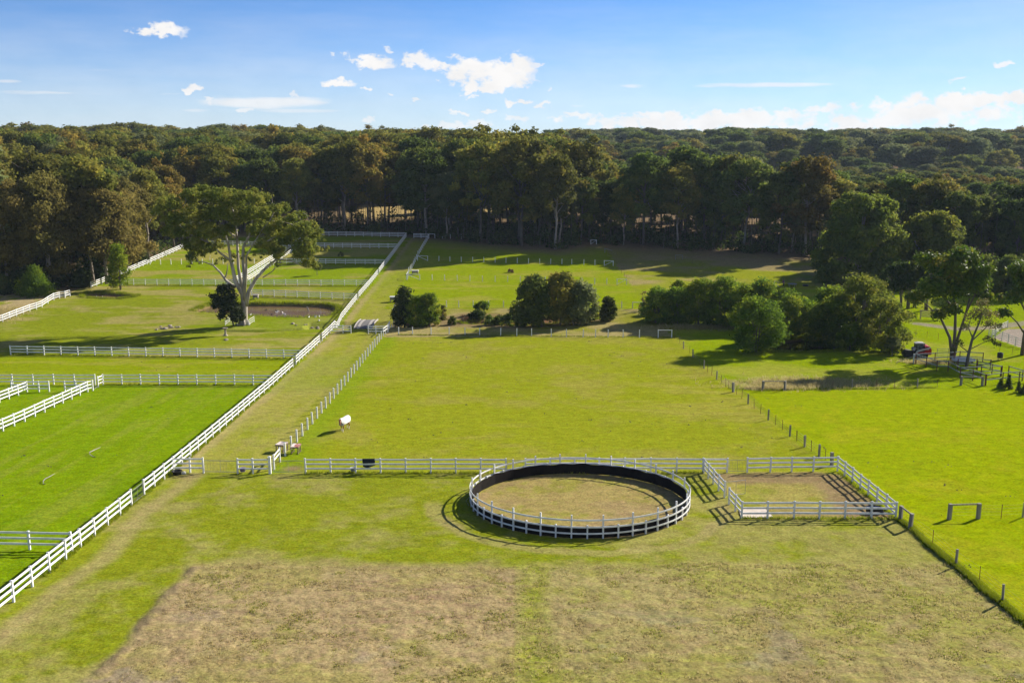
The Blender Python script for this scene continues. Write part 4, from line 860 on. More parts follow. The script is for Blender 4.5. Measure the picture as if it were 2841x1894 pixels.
# bridge over the creek
def bridge():
    cx,y0,y1=-26.05,170.9,179.2; z0=T(cx,170.6); z1=T(cx,179.6); o=thing('timber_bridge','grey timber plank bridge carrying the lane over the creek','bridge',(cx,y0,z0))
    N=14; P=[]
    for i in range(N+1):
        t=i/N; P.append((0,(y1-y0)*t,(z1-z0)*t+.28*math.sin(math.pi*t)+.05))
    grey=plain('bridge_deck_planks',(.17,.16,.155),.9,(.09,.085,.08),3,0,.4,(.3,4,1)); pale=plain('bridge_runner_planks',(.40,.37,.33),.85,(.28,.26,.23),4,0,.3)
    mb=MB()
    for a,b in zip(P[:-1],P[1:]): mb.bar(a,b,3.0,.10)
    mb.build('deck',grey,o)
    for s in (-1,1):
        mb=MB()
        for a,b in zip(P[:-1],P[1:]): mb.bar((s*.85,a[1],a[2]+.075),(s*.85,b[1],b[2]+.075),.42,.045)
        mb.build('wheel_runner',pale,o)
        mb=MB()
        for a,b in zip(P[:-1],P[1:]): mb.bar((s*1.56,a[1],a[2]+.07),(s*1.56,b[1],b[2]+.07),.12,.26)
        mb.build('edge_beam',pale,o)
bridge()
def trough_table(name,label,cat,x,y,L,W,h,mat,z=None):
    o=thing(name,label,cat,(x,y,T(x,y) if z is None else z))
    MB().box((0,0,h),(L,W,.12),0,0,.96).build('lid',mat,o); MB().box((0,0,h*.62),(L*.86,W*.86,h*.5)).build('box_body',OLDWOOD,o)
    lg=MB().box((0,0,h*.25),(.09,.09,h*.5+.2)).mesh('leg',OLDWOOD)
    for a in (-1,1):
        for b in (-1,1): link('leg',lg,o,(a*L*.38,b*W*.38,0))
trough_table('feed_box','small weathered wooden box on legs on the dam bank','box',-52.1,200.4,1.15,.9,.85,plain('grey_timber_lid',(.44,.37,.30),.85,(.3,.25,.2)))
trough_table('feed_trough','white lidded trough half hidden by the dense creek bush','trough',-23.75,197.3,1.5,1.0,1.0,WHITE)
trough_table('feed_trough','pale lidded trough beside the braced upper row','trough',-22.9,234.2,1.7,1.1,.9,WHITE_OLD)
bb=thing('birdbath','stone pedestal birdbath alone on the grass below the dam','birdbath',(-48.2,164.5,T(-48.2,164.5)))
MB().lathe([(.42,-.1),(.42,.06),(.30,.14),(.17,.3),(.14,.8),(.17,1.05),(.26,1.15)],14).build('pedestal',STONE,bb,True); MB().lathe([(.2,1.14),(.40,1.22),(.47,1.33),(.42,1.34),(.3,1.25),(0,1.22)],14).build('basin',STONE,bb,True)
def rocks(label,x,y,n,sp,sz,seed,group=None):
    rng=np.random.default_rng(seed)
    for i in range(n):
        a=x+rng.normal()*sp; b=y+rng.normal()*sp*.7; r=sz*rng.uniform(.6,1.3)
        v=[];f=[];nn=9;mm=5
        for k in range(mm+1):
            th=math.pi*k/mm
            for j in range(nn):
                ph=2*math.pi*j/nn; q=r*(1+rng.normal()*.10); v.append((q*math.sin(th)*math.cos(ph)*1.3,q*math.sin(th)*math.sin(ph),q*math.cos(th)*.6+r*.15))
        for k in range(mm):
            for j in range(nn): f.append((k*nn+j,(k+1)*nn+j,(k+1)*nn+(j+1)%nn,k*nn+(j+1)%nn))
        o=MB().add(v,f).build('rock',STONE,None,False,(a,b,T(float(a),float(b))),rng.random()*6); tag(o,label,'rock',group or label)
rocks('single brown rock in the grass close to the birdbath',-46.9,160.0,1,.1,.55,1)
rocks('pale rock of the low pile beside the dark tree shadow',-61,171.8,9,1.1,.30,2)
rocks('pale rock of the scatter below the dam wall',-36.6,174.9,8,1.2,.28,3)
rocks('grey rock near the picture edge below the shadow',-84.6,157.2,2,.5,.5,4)
# waterfowl: body, neck and head in one skin
def bird(label,x,y,z,s,white,rz,group):
    w=plain('white_feathers',(.82,.82,.80),.7) if 'white_feathers' not in MATS else MATS['white_feathers']
    d=plain('dark_feathers',(.05,.045,.04),.7) if 'dark_feathers' not in MATS else MATS['dark_feathers']
    mb=MB(); mb.tube([(-.34,0,.22),(-.22,0,.17),(-.05,0,.16),(.12,0,.18),(.22,0,.25),(.25,0,.38),(.29,0,.45),(.36,0,.44)],[.02,.09,.15,.14,.08,.045,.055,.02],8)
    o=mb.build('duck',w if white else d,None,True,(x,y,z),rz); s*=.75; o.scale=(s,s,s); tag(o,label,'duck',group)
    mb=MB(); mb.tube([(.35,0,.44),(.43,0,.42)],[.022,.012],5); mb.build('bill',plain('orange_bill',(.5,.22,.03),.5) if 'orange_bill' not in MATS else MATS['orange_bill'],o)
for i,(x,y) in enumerate(IT['ducks']): bird(['white duck floating midway on the brown dam','dark duck floating midway on the brown dam'][i>=5 or i==0],x,y,-9.0,1.0,not(i>=5 or i==0),rnd.random()*6,['white ducks on the dam','dark ducks on the dam'][i>=5 or i==0])
for n in ('duckland1','duckland2','duckland3'): x,y=IT[n]; bird('white duck standing on the near shore of the brown dam',x,y,T(x,y),1.0,True,rnd.random()*6,'white ducks on the dam shore')
x,y=IT['duckland4']; bird('white duck resting beside the big gum tree trunk by the dam',x,y,T(x,y),1.0,True,1,None)
x,y=IT['duck5']; bird('white duck on the grassy dam wall near the lane fence',x,y,T(x,y),1.1,True,2,None)
for i,(x,y) in enumerate(IT['ducks2']): bird(['white goose swimming mid small pond','white goose swimming by the end of the small pond'][i],x,y,-8.8,1.25,True,rnd.random()*6,None)
sx,sy=IT['stump']; o=MB().tube([(0,0,-.5),(.05,0,.3),(-.12,0,.75),(-.32,.05,.95)],[.16,.13,.12,.05],7).build('dead_stump',OLDWOOD,None,True,(sx,sy,-8.95)); tag(o,'bent grey stump poking out of the brown dam','stump')
for i,(x,y) in enumerate(IT['logs2']):
    mb=MB(); mb.tube([(-.6,0,.05),(.6,.1,.08)],[.06,.05],6); mb.tube([(0,0,.05),(.05,.05,.5)],[.05,.03],5); o=mb.build('branch',WHITE_OLD,None,True,(x,y,-8.75),rnd.random()); tag(o,['pale bare branch sticking up from the small pond','pale bare branch lying across the small pond'][i],'branch')
def hose(label,x,y,pts):
    P=[(x+a,y+b,T(x+a,y+b)+.05+c) for a,b,c in pts]; x0,y0,z0=P[0]
    o=thing('dead_branch',label,'branch',(x0,y0,z0)); P=[(a-x0,b-y0,c-z0) for a,b,c in P]
    MB().tube(P,[.035]*(len(P)-1)+[.012],6).build('stick',PALEBARK,o,True); MB().tube([P[0],tuple(np.array(P[0])+[.25,-.1,.03])],[.04,.015],5).build('twig',BARK,o)
hose('curved pale stick lying in the middle of the hose paddock',-39.9,91.2,[(.35,-1.1,0),(-.2,-.6,.1),(-.45,-.1,.18),(-.25,.5,.25),(.05,1.3,.32)])
hose('curved pale stick lying lower down the hose paddock',-40.2,82.2,[(.05,-1.0,0),(-.2,-.5,.1),(-.25,0,.18),(-.1,.6,.22),(.05,1.2,.3)])
# drum, boat, jumps, tyre
dr=thing('drum','black drum on a stand by the grass track','drum',(71.4,142.4,T(71.4,142.4)))
MB().lathe([(.0,.35),(.38,.35),(.40,.4),(.40,.62),(.42,.64),(.40,.66),(.40,.9),(.42,.92),(.40,.94),(.38,1.1),(.3,1.15),(0,1.15)],16).build('barrel',BLACK,dr,True)
for s in range(4): MB().tube([(.28*math.cos(s*1.57),.28*math.sin(s*1.57),.37),(.34*math.cos(s*1.57),.34*math.sin(s*1.57),-.05)],.03,5).build('leg',STEEL,dr)
bt=thing('upturned_boat','small white upturned dinghy under the tall three trunk gum','boat',(65.6,141.2,T(65.6,141.2)),-.25)
v=[];f=[];secs=[(-1.6,.62,.45),(-.8,.75,.55),(.2,.72,.58),(1.0,.5,.52),(1.6,.06,.35)]
for x,w,h in secs:
    for k in range(7):
        a=math.pi*k/6; v.append((x,math.cos(a)*w,.12+math.sin(a)**.8*h))
for i in range(4):
    for k in range(6): f.append((i*7+k,i*7+k+1,(i+1)*7+k+1,(i+1)*7+k))
f.append(tuple(range(7))[::-1]); MB().add(v,f).build('hull',WHITE_OLD,bt,True); MB().bar((-1.6,0,.75),(1.5,0,.55),.05,.06).build('keel',OLDWOOD,bt)
rk=MB()
for s in (-1,1): rk.bar((s*1.0,-.8,.1),(s*1.0,.8,.1),.1,.2)
rk.build('support_block',DARKWOOD,bt)
jf=thing('jump_stand','pale A shaped jump stand with a sloping pole on the brown clearing','jump',(57.9,216.8,T(57.9,216.8)))
for a,b,c in (((-.5,0,0),(-.3,0,1.3),.035),((-.1,0,0),(-.3,0,1.3),.035),((-.3,0,1.25),(.55,.3,1.0),.03),((.55,.3,1.0),(.55,.3,-.05),.03),((-.25,0,.7),(.5,-.9,.05),.03)): MB().tube([a,b],c,5).build('pole',WHITE_OLD,jf)
tb=thing('trampoline','low round dark platform on legs beside the person','platform',(61.5,216.8,T(61.5,216.8)))
MB().lathe([(0,.52),(.95,.52),(1.0,.55),(1.0,.6),(.95,.62),(0,.62)],20).build('bed',plain('grey_mat',(.2,.2,.21),.7),tb)
for k in range(5): MB().tube([(.85*math.cos(k*1.257),.85*math.sin(k*1.257),.53),(.85*math.cos(k*1.257),.85*math.sin(k*1.257),-.05)],.03,5).build('leg',STEEL,tb)
ty=thing('tyre','black tyre lying flat on the brown clearing','tyre',(64.6,217.4,T(64.6,217.4)))
MB().lathe([(.32,.05),(.4,0),(.6,0),(.66,.08),(.66,.2),(.6,.28),(.4,.28),(.32,.23),(.32,.05)],20).build('tread',BLACK,ty,True)
# ------------------------------------------------------------------ compact track loader, facing -X
def loader():
    x,y=60.7,145.3; o=thing('track_loader','compact red and white track loader with a black front attachment','loader',(x,y,T(x,y)+.02),R(-4))
    red=plain('red_machine_paint',(.42,.018,.022),.4,(.34,.015,.018)); wh=plain('off_white_machine_paint',(.46,.45,.43),.45,(.36,.35,.34)); gl=newmat('cab_glass')
    gl[2].inputs['Base Color'].default_value=(.10,.14,.14,1); gl[2].inputs['Roughness'].default_value=.05; gl[2].inputs['Alpha'].default_value=.55
    for s in (-1,1):
        yy=s*.72
        t=MB().prism([(-.75,.06),(-.95,.3),(-.62,.58),(.85,.62),(1.1,.42),(1.0,.1),(.75,0),(-.5,0)],yy-.2,yy+.2).build('track',BLACK,o)
        for q in (-.45,-.1,.25,.6): 
            w=MB().tube([(0,-.215,0),(0,.215,0)],.13,10).build('roller',GREYSTEEL,t,False,(q,yy,.2))
        MB().prism([(-.7,.66),(-.2,.80),(.9,.95),(1.35,1.0),(1.35,.66)],yy-.17,yy+.17).build('side_skirt',red,o)
        MB().prism([(-1.05,.25),(-.80,.25),(-.42,.88),(.35,1.12),(1.3,1.45),(1.3,1.62),(.25,1.36),(-.62,1.12)],s*.96-.045,s*.96+.045).build('lift_arm',wh,o)
    MB().prism([(-.75,.35),(-.75,.85),(-.35,1.0),(1.0,1.0),(1.0,.35)],-.5,.5).build('chassis',DARKWOOD,o)
    b=MB().prism([(.62,.62),(.62,1.62),(.9,1.72),(1.28,1.66),(1.55,1.2),(1.55,.42),(1.2,.42)],-.80,.80).build('engine_cover',red,o)
    MB().box((1.552,0,1.15),(.02,1.0,.35)).build('rear_grille',BLACK,b)
    MB().box((.95,-.812,1.32),(.42,.015,.3)).build('side_emblem',wh,b)
    c=thing_part=MB()
    for px in (-.62,.58):
        for s in (-1,1): c.bar((px,s*.46,.95),(px+(.02 if px<0 else -.02),s*.43,2.02),.08,.08)
    c.bar((-.1,-.45,1.0),(-.1,-.44,2.0),.07,.07); c.bar((-.1,.45,1.0),(-.1,.44,2.0),.07,.07)
    cab=c.build('cab_frame',BLACK,o)
    MB().prism([(-.68,2.0),(-.74,2.06),(-.3,2.17),(.5,2.15),(.68,2.05),(.62,2.0)],-.52,.52).build('roof',wh,o)
    for s in (-1,1):
        MB().prism([(-.57,1.12),(-.57,1.97),(-.14,1.97),(-.14,1.12)],s*.455-.006,s*.455+.006).build('side_window',gl[0],o); MB().prism([(-.06,1.12),(-.06,1.97),(.52,1.97),(.52,1.12)],s*.455-.006,s*.455+.006).build('side_window',gl[0],o)
    MB().box((-.63,0,1.55),(.012,.80,.85)).build('windscreen',gl[0],o)
    MB().box((.1,0,1.2),(.45,.5,.14)).box((.32,0,1.5),(.12,.5,.55)).build('seat',BLACK,o)
    MB().prism([(-.72,.9),(-1.02,1.0),(-1.06,1.22),(-.85,1.42),(-.66,1.42)],-.42,.42).build('front_step',wh,o)
    a=MB().prism([(-1.15,.12),(-2.25,.06),(-2.3,.35),(-1.9,.95),(-1.1,.85)],-.85,.85).build('attachment',BLACK,o)
    for k in range(5): MB().bar((-2.2,-.8+k*.4,.1),(-2.35,-.8+k*.4,1.12),.06,.09).build('tine',BLACK,a)
    MB().bar((-2.3,-.85,1.1),(-1.2,-.85,.92),.07,.12).build('top_bar',BLACK,a)
loader()
# ------------------------------------------------------------------ skinned figures
def skin(name,nodes,edges,mat,parent=None,sub=2,root=0):
    me=bpy.data.meshes.new(name); me.from_pydata([n[0] for n in nodes],edges,[])
    o=bpy.data.objects.new(name,me); COL.objects.link(o)
    m=o.modifiers.new('skin','SKIN'); m.use_smooth_shade=True
    for i,(v,n) in enumerate(zip(me.skin_vertices[0].data,nodes)):
        r=n[1]; v.radius=(r,r) if not hasattr(r,'__len__') else r; v.use_root=(i==root)
    s=o.modifiers.new('sub','SUBSURF'); s.levels=sub; s.render_levels=sub
    bpy.context.view_layer.update()
    dg=bpy.context.evaluated_depsgraph_get(); me2=bpy.data.meshes.new_from_object(o.evaluated_get(dg)); me2.name=name
    bpy.data.objects.remove(o); me2.materials.clear()
    for q in (mat if isinstance(mat,(list,tuple)) else [mat]): me2.materials.append(q)
    me2.polygons.foreach_set('use_smooth',[True]*len(me2.polygons))
    return link(name,me2,parent)
def horse():
    fx,fy=IT['horse_f']; hx,hy=-17.35,101.5; x,y=(fx+hx)/2,(fy+hy)/2; ang=math.atan2(fy-hy,fx-hx)
    o=thing('horse','chestnut horse in a white rug walking across the big paddock','horse',(x,y,T(x,y)),ang)
    m,nt,b=newmat('chestnut_coat_with_white_socks'); tc=nd(nt,'ShaderNodeTexCoord'); sp=nd(nt,'ShaderNodeSeparateXYZ'); nt.links.new(tc.outputs['Object'],sp.inputs[0])
    r=ramp(nt,[(0,(.62,.55,.48)),(.30,(.62,.55,.48)),(.36,(.21,.062,.022)),(1,(.23,.07,.025))]); nt.links.new(sp.outputs[2],r.inputs[0]); nt.links.new(r.outputs[0],b.inputs['Base Color']); b.inputs['Roughness'].default_value=.6
    N=[((-.05,0,1.12),.30),((.45,0,1.10),.29),((.68,0,1.20),.24),((.92,.02,1.30),.17),((1.12,.08,1.34),.13),((1.26,.16,1.30),(.105,.12)),((1.36,.24,1.13),(.085,.10)),((1.43,.31,.93),(.06,.07)),   # spine, neck, head
       ((-.5,0,1.14),.30),((-.78,0,1.10),.22),((-.92,0,.95),.06),((-.98,0,.6),.05),((-.98,0,.40),.03)]
    E=[(0,1),(1,2),(2,3),(3,4),(4,5),(5,6),(6,7),(0,8),(8,9),(9,10),(10,11),(11,12)]
    def leg(att,pts):
        p=att
        for q,rr in pts: N.append((q,rr)); E.append((p,len(N)-1)); p=len(N)-1
    leg(1,[((.55,.17,.85),.11),((.60,.17,.58),.065),((.56,.17,.50),.06),((.66,.17,.20),.042),((.70,.17,.10),.05),((.76,.17,.02),.06)])
    leg(1,[((.48,-.17,.85),.11),((.44,-.17,.55),.065),((.44,-.17,.46),.06),((.34,-.17,.20),.042),((.33,-.17,.10),.05),((.38,-.17,.02),.06)])
    leg(8,[((-.52,.17,.88),.15),((-.46,.18,.72),.10),((-.68,.18,.48),.06),((-.62,.18,.2),.042),((-.58,.18,.10),.05),((-.52,.18,.02),.06)])
    leg(8,[((-.60,-.17,.88),.15),((-.60,-.18,.72),.10),((-.84,-.18,.48),.06),((-.86,-.18,.2),.042),((-.84,-.18,.10),.05),((-.79,-.18,.02),.06)])
    bd=skin('body',N,E,m,o)
    for s in (-1,1): MB().tube([(1.20,.13+s*.06,1.40),(1.20,.13+s*.09,1.47),(1.21,.13+s*.10,1.54)],[.035,.03,.006],6).build('ear',m,o,True)
    rugm=plain('white_rug_cloth',(.74,.74,.74),.8,(.62,.62,.64),5,0,.3)
    V=[];F=[];S=[(-.98,1.10,.13,.17,1.0),(-.85,1.18,.25,.26,.84),(-.5,1.19,.31,.29,.82),(0,1.12,.32,.29,.82),(.42,1.14,.30,.29,.78),(.64,1.21,.24,.27,.86),(.84,1.29,.165,.21,1.02),(.98,1.34,.13,.155,1.16)]
    n=13
    for x_,z_,ry,rz_,low in S:
        for k in range(n):
            a=-.12*math.pi+math.pi*1.24*k/(n-1); yy=ry*math.cos(a); zz=z_+rz_*math.sin(a)
            if k<2 or k>n-3: zz=min(zz,low+(.06 if k in(1,n-2) else 0)); yy*=1.02
            V.append((x_,yy+(.05*(x_-.8)/.2 if x_>.8 else 0),zz))
    for i in range(len(S)-1):
        for k in range(n-1): F.append((i*n+k,(i+1)*n+k,(i+1)*n+k+1,i*n+k+1))
    F.append(tuple(range(n)))
    rg=MB().add(V,F).build('rug',rugm,o,True); q=rg.modifiers.new('s','SUBSURF'); q.levels=q.render_levels=1; t=rg.modifiers.new('t','SOLIDIFY'); t.thickness=.02
    MB().tube([(-.98,0,.98),(-1.06,0,.7),(-1.04,0,.42)],[.07,.06,.02],7).build('tail_flap',rugm,o,True)
    MB().box((.70,.0,.86),(.05,.5,.30)).build('chest_panel',plain('grey_rug_panel',(.30,.32,.36),.8),o)
horse()
def person():
    x,y=59.4,215.9; o=thing('person','person in a purple top and dark trousers bending forward on the brown clearing','person',(x,y,T(x,y)),R(200))
    skinm=plain('skin',(.50,.30,.21),.6); pur=plain('purple_cloth',(.19,.055,.17),.8); dk=plain('dark_cloth',(.02,.02,.025),.8); hair=plain('dark_hair',(.03,.018,.012),.7)
    N=[((0,0,.92),.14),((.06,0,1.12),.14),((.14,0,1.36),(.15,.13)),((.18,0,1.48),.065),((.22,0,1.56),.075),((.24,0,1.66),(.095,.085)),((.25,0,1.75),.06)]
    E=[(0,1),(1,2),(2,3),(3,4),(4,5),(5,6)]
    def limb(a,P):
        p=a
        for q,r in P: N.append((q,r)); E.append((p,len(N)-1)); p=len(N)-1
    for s in (-1,1):
        limb(2,[((.14,s*.19,1.38),.065),((.16,s*.24,1.12),.05),((.34,s*.18,.94),.04),((.42,s*.15,.90),.03)])
        limb(0,[((.0,s*.10,.84),.095),((.03,s*.11,.48),.065),((-.02+s*.1,s*.11,.10),.045),((.1+s*.1,s*.12,.03),.045)])
    b=skin('body',N,E,skinm,o)
    top=[((.0,0,.95),.155),((.06,0,1.12),.155),((.14,0,1.36),(.165,.145)),((.17,0,1.45),.09)]; e=[(0,1),(1,2),(2,3)]
    for s in (-1,1):
        k=len(top); top+= [((.14,s*.20,1.38),.078),((.16,s*.245,1.12),.062),((.33,s*.185,.95),.05)]; e+=[(2,k),(k,k+1),(k+1,k+2)]
    skin('top',top,e,pur,o)
    tr_=[((0,0,.96),.15)]; e=[]
    for s in (-1,1):
        k=len(tr_); tr_+=[((.0,s*.10,.84),.108),((.03,s*.11,.48),.08),((-.02+s*.1,s*.11,.09),.06)]; e+=[(0,k),(k,k+1),(k+1,k+2)]
    skin('trousers',tr_,e,dk,o)
    skin('hair',[((.20,0,1.68),.095),((.23,0,1.76),.075),((.15,0,1.60),.06)],[(0,1),(0,2)],hair,o)
    for s in (-1,1): MB().box((.12+s*.1,s*.12,.03),(.26,.10,.07)).build('shoe',dk,o)
    for s in (-1,1): MB().lathe([(0,-.012),(.012,0),(0,.012)],6,(.325,s*.035,1.68)).build('eye',dk,o)
person()
# ------------------------------------------------------------------ other trees and shrubs
def bushmesh(seed,leaf,h,w,kind):
    """returns crown mesh, trunk mesh; real size"""
    rng=np.random.default_rng(seed); cl=[]; mb=MB(); r=w/2
    if kind in ('round','dense','grey','dark','hedge','yellow','small','wattle','bright','low','bush','red','light','pink'):
        base={'round':.10,'dense':.06,'grey':.10,'dark':.42,'hedge':.05,'yellow':.05,'small':.42,'wattle':.08,'bright':.35,'low':.1,'bush':.02,'red':.05,'light':.1,'pink':.36}[kind]
        n={'wattle':44,'hedge':34,'dense':34,'bush':14,'low':8,'red':8,'small':12,'bright':14,'round':40,'grey':34,'dark':16,'yellow':16,'light':26,'pink':30}[kind]
        ns=1 if kind in('small','round','hedge','light','low') else (4 if kind in('wattle','dark') else 2)
        tops=[]
        for i in range(n):
            f=(i+.5)/n; zz=base+(1-base)*f
            prof_=math.sin(math.pi*min(1,max(.0,(zz-base)/(1-base)*.80+.16)))**.7
            if kind in('light','dense','bush') : prof_*=1-.35*f
            q=r*prof_*(.25+.62*rng.random()**.5); a=i*2.4+rng.random()
            cr=(r*.34+.10*h*.3)*rng.uniform(.5,1.15)*(.86 if kind=='wattle' else 1)
            cl.append((q*math.cos(a),q*math.sin(a),h*zz-cr*.5*(f),cr,cr,cr*(.62 if kind=='wattle' else .78))); tops.append(cl[-1][:3])
        for i in range(ns):
            a=i*6.28/ns+rng.random(); e=tops[int(n*.75)+i%max(1,n//5)]; b0=(math.cos(a)*.12*(ns>1)*ns*.6,math.sin(a)*.12*(ns>1)*ns*.6,-.4)
            tr_=max(.05,.02*h+.02)*(.7 if ns>2 else 1)
            mb.tube(wob(rng,b0,(e[0]*.55,e[1]*.55,h*.75),4,.03*h*.4),[tr_,tr_*.85,tr_*.7,tr_*.5,tr_*.25],6)
            for k in range(3):
                t=tops[int(rng.integers(n//4,n))]; mb.tube(wob(rng,(b0[0]+t[0]*.2,b0[1]+t[1]*.2,h*(base*.6+.18+.1*k)),t,3,.03*h*.3),[tr_*.5,tr_*.35,tr_*.25,tr_*.1],5)
    sz={'wattle':.22,'dense':.26,'round':.27,'grey':.26,'hedge':.26,'dark':.28,'small':.17,'bright':.22,'low':.14,'bush':.19,'red':.12,'yellow':.22,'light':.22,'pink':.20}[kind]
    npr={'wattle':230,'red':420,'bush':420,'low':520,'small':420,'pink':120}.get(kind,170)
    cm=crown_mesh('shrub_crown',rng,cl,npr,sz,leaf,slim=.42 if kind in('wattle','red') else .55,upbias=.2,droop=.2,hollow=.35)
    return cm,mb.mesh('shrub_trunk',PALEBARK if kind in('grey',) else BARK,True)
def put(name,label,cat,x,y,h,w,leaf,kind,off=0,group=None,seed=None,dz=0):
    if h>3.5 and leaf in('wattle','thicket'): h*=1.10; w*=1.18
    cm,tm=bushmesh(seed or int(1000+abs(x*13.7)+y*3.1),LEAF[leaf],h,w,kind)
    o=thing(name,label,cat,(x,y,T(x,y)+dz),0,group); link('trunk',tm,o); c=link('crown',cm,o); c.location.x=off
    return o
def conemesh(name,label,cat,x,y,h,w,leaf,group=None,lean=0):
    rng=np.random.default_rng(int(abs(x*31)+y*7)); cl=[]
    n=20 if h>2.5 else 12
    for i in range(n):
        f=i/n; q=w/2*(1-f)**.8*(.35+.5*rng.random()); a=i*2.4; cr=w*.22*(1.15-f*.75)+.06
        cl.append((q*math.cos(a)+lean*f*h,q*math.sin(a),h*(.10+.86*f),cr,cr,cr*1.1))
    cm=crown_mesh('conifer_crown',rng,cl,330 if h>2.5 else 1900,.2 if h>2.5 else .10,LEAF[leaf],slim=.4,upbias=.35)
    mb=MB().tube([(0,0,-.3),(lean*h*.4,0,h*.45),(lean*h*.9,0,h*.92)],[max(.04,h*.02),h*.012,.01],6)
    o=thing(name,label,cat,(x,y,T(x,y)),0,group); link('trunk',mb.mesh('trunk',BARK,True),o); link('crown',cm,o)
conemesh('conical_tree','bright conical young tree at the foot of the dark wood by the boundary fence','tree',-98.7,204.2,6.4,6.9,'wattle')
put('young_tree','fresh green young tree leaning at the small pond','tree',-84.1,212.1,9.1,4.6,'wattle','light')
put('dense_shrub','dark dense shrub beside the timber bridge','shrub',-19.3,175.4,7.6,4.4,'dark','dense')
put('wattle_tree','airy green wattle nearest the dark dense creek shrub','tree',-16.6,174.6,5.6,4.9,'wattle','wattle')
put('wattle_tree','smaller airy green wattle by the dry creek bushes','tree',-14.7,174.2,5.4,3.9,'wattle','wattle')
put('shrub','thin upright shrub on the creek bank beside the two wattles','shrub',-12.6,179.3,2.8,1.6,'olive','bush')
put('shrub','reddish twiggy bush on the dry creek bank','shrub',-8.8,177.1,1.7,1.7,'red','red')
put('shrub','reddish twiggy bush under the smaller wattle','shrub',-17.8,173.9,1.9,2.2,'red','red')
put('small_tree','small flat topped tree in front of the second white post row','tree',-5.6,184.2,2.6,3.3,'bright','small')
for i,(x,y,h,w,l) in enumerate([(-4.1,174.8,1.9,2.2,'low round shrub between the red twiggy bush and the creek pool'),(-2.6,174.8,1.4,1.9,'lowest round shrub on the creek edge'),(-.9,173.6,2.2,2.8,'widest round shrub at the creek pool'),(1.5,173.4,2.6,2.7,'tall round shrub hard against the creek pool'),(-10.7,175.1,1.5,1.9,'straggly low shrub below the thin upright shrub')]): put('shrub',l,'shrub',x,y,h,w,'green','bush')
for i,(x,y,h,w,l) in enumerate([(-6.5,180.3,1.6,4.2,'spreading dark scrub patch west of the dark conical shrub'),(-2.5,180.5,1.5,3.5,'spreading dark scrub patch under the dark conical shrub'),(3,181.2,1.8,4,'spreading scrub patch on the bank behind the creek pool'),(14.0,178.6,1.2,2.5,'low scrub between the grey tree and the dense bush')]): put('scrub',l,'shrub',x,y,h,w,'dark','bush')
conemesh('conical_shrub','dark conical shrub on the creek bank','shrub',-.1,181.1,3.3,2.1,'dark')
put('creek_tree','leaning loose crowned tree over the creek pool','tree',5.3,172.9,9.2,6.4,'green','round',-1.6)
put('creek_tree','round dark crowned tree with pale trunk over the creek pool','tree',8.6,174.5,9.5,6.2,'olive','round')
put('creek_tree','greyish spreading tree overhanging the creek pool','tree',10.9,175.1,7.9,6.6,'grey','grey',1.3)
put('dense_shrub','lone dense bush between the creek pool and the wattle thicket','shrub',17.5,178.4,4.5,3.5,'green','dense')
WT=[(26.1,177.0,6.0,5.6,'wattle at the paddock end of the thicket'),(31.9,189.0,5.3,3.4,'wattle behind the spindly bright sapling'),(33.1,174.2,7.7,5.8,'wattle with visible stems in the thicket front'),(37.5,173.3,8.2,6.2,'tallest wattle in the middle of the thicket'),(37.2,149.5,7.9,7.9,'big wattle standing forward of the thicket by the dark pond'),(43.9,171.4,8.0,6.0,'wattle behind the big forward wattle'),(47.1,169.4,6.7,6.3,'wattle above the dark pond'),(50.7,171.4,5.1,4.8,'low wattle closing the gap above the dark pond'),(52.0,156.8,8.3,7.3,'wattle at the back of the dark pond'),(55.4,156.1,10.2,8.0,'highest olive wattle beyond the dark pond'),(56.9,149.4,7.7,6.7,'wattle closest to the loader'),(59.5,162.7,9.2,5.8,'wattle behind the loader group'),(50.0,158.3,7.2,4.9,'slim wattle reflected in the dark pond'),(40.5,178,6.6,5.5,'wattle hidden at the back of the thicket'),(29.5,181,5.0,4.2,'wattle second in from the paddock end of the thicket'),(41,158,5.2,4.5,'low wattle joining the big forward wattle to the pond')]
WT+=[(29.5,176.2,6.0,5.5,'wattle leaning between the end wattle and the stemmed one'),(40.5,170.5,7.4,6.0,'wattle filling the middle front of the thicket'),(46.5,163.5,6.4,5.6,'wattle overhanging the far shore of the dark pond'),(53.5,163.5,8.0,6.5,'wattle at the thicket back behind the highest one'),(36,183,6.4,6,'wattle at the far back of the thicket'),(45,178,6.6,6,'wattle at the thicket back towards the clearing')]
for x,y,h,w,l in WT: put('wattle_tree',l,'tree',x,y,h,w,'wattle' if x<54.5 else 'thicket','wattle')
put('shrub','thin reddish shrub at the wire fence end','shrub',25.2,188.1,4.0,1.8,'red','red'); put('sapling','spindly bright sapling in the thicket gap','tree',31.6,182.5,3.9,2.7,'bright','bright')
put('shrub','yellowing shrub beside the dark pond','shrub',52.1,150.4,4.4,4.6,'bright','yellow'); put('shrub','pale grey shrub by the loader attachment','shrub',56.9,145.8,3.0,2.6,'grey','small')
for x,y,h,w,l in [(74.0,191.8,8.4,4.8,'first dark slender tree east of the round tree'),(75.2,190.3,9,5,'second dark slender tree in the clump'),(76.6,190.0,9.4,5,'third dark slender tree in the clump'),(78.3,191.2,9,5,'fourth dark slender tree in the clump'),(79.6,188.8,8.6,4.6,'last dark slender tree towards the arena')]: put('slender_tree',l,'tree',x,y,h,w,'dark','dark')
for x,y,h,w,l in [(97.0,203.9,8.6,7.4,'clipped looking hedge tree first in its row'),(102.6,204.4,8.4,7.4,'clipped looking hedge tree middle of its row'),(108,205.7,8.8,8,'clipped looking hedge tree at the picture edge')]: put('hedge_tree',l,'tree',x,y,h,w,'green','hedge')
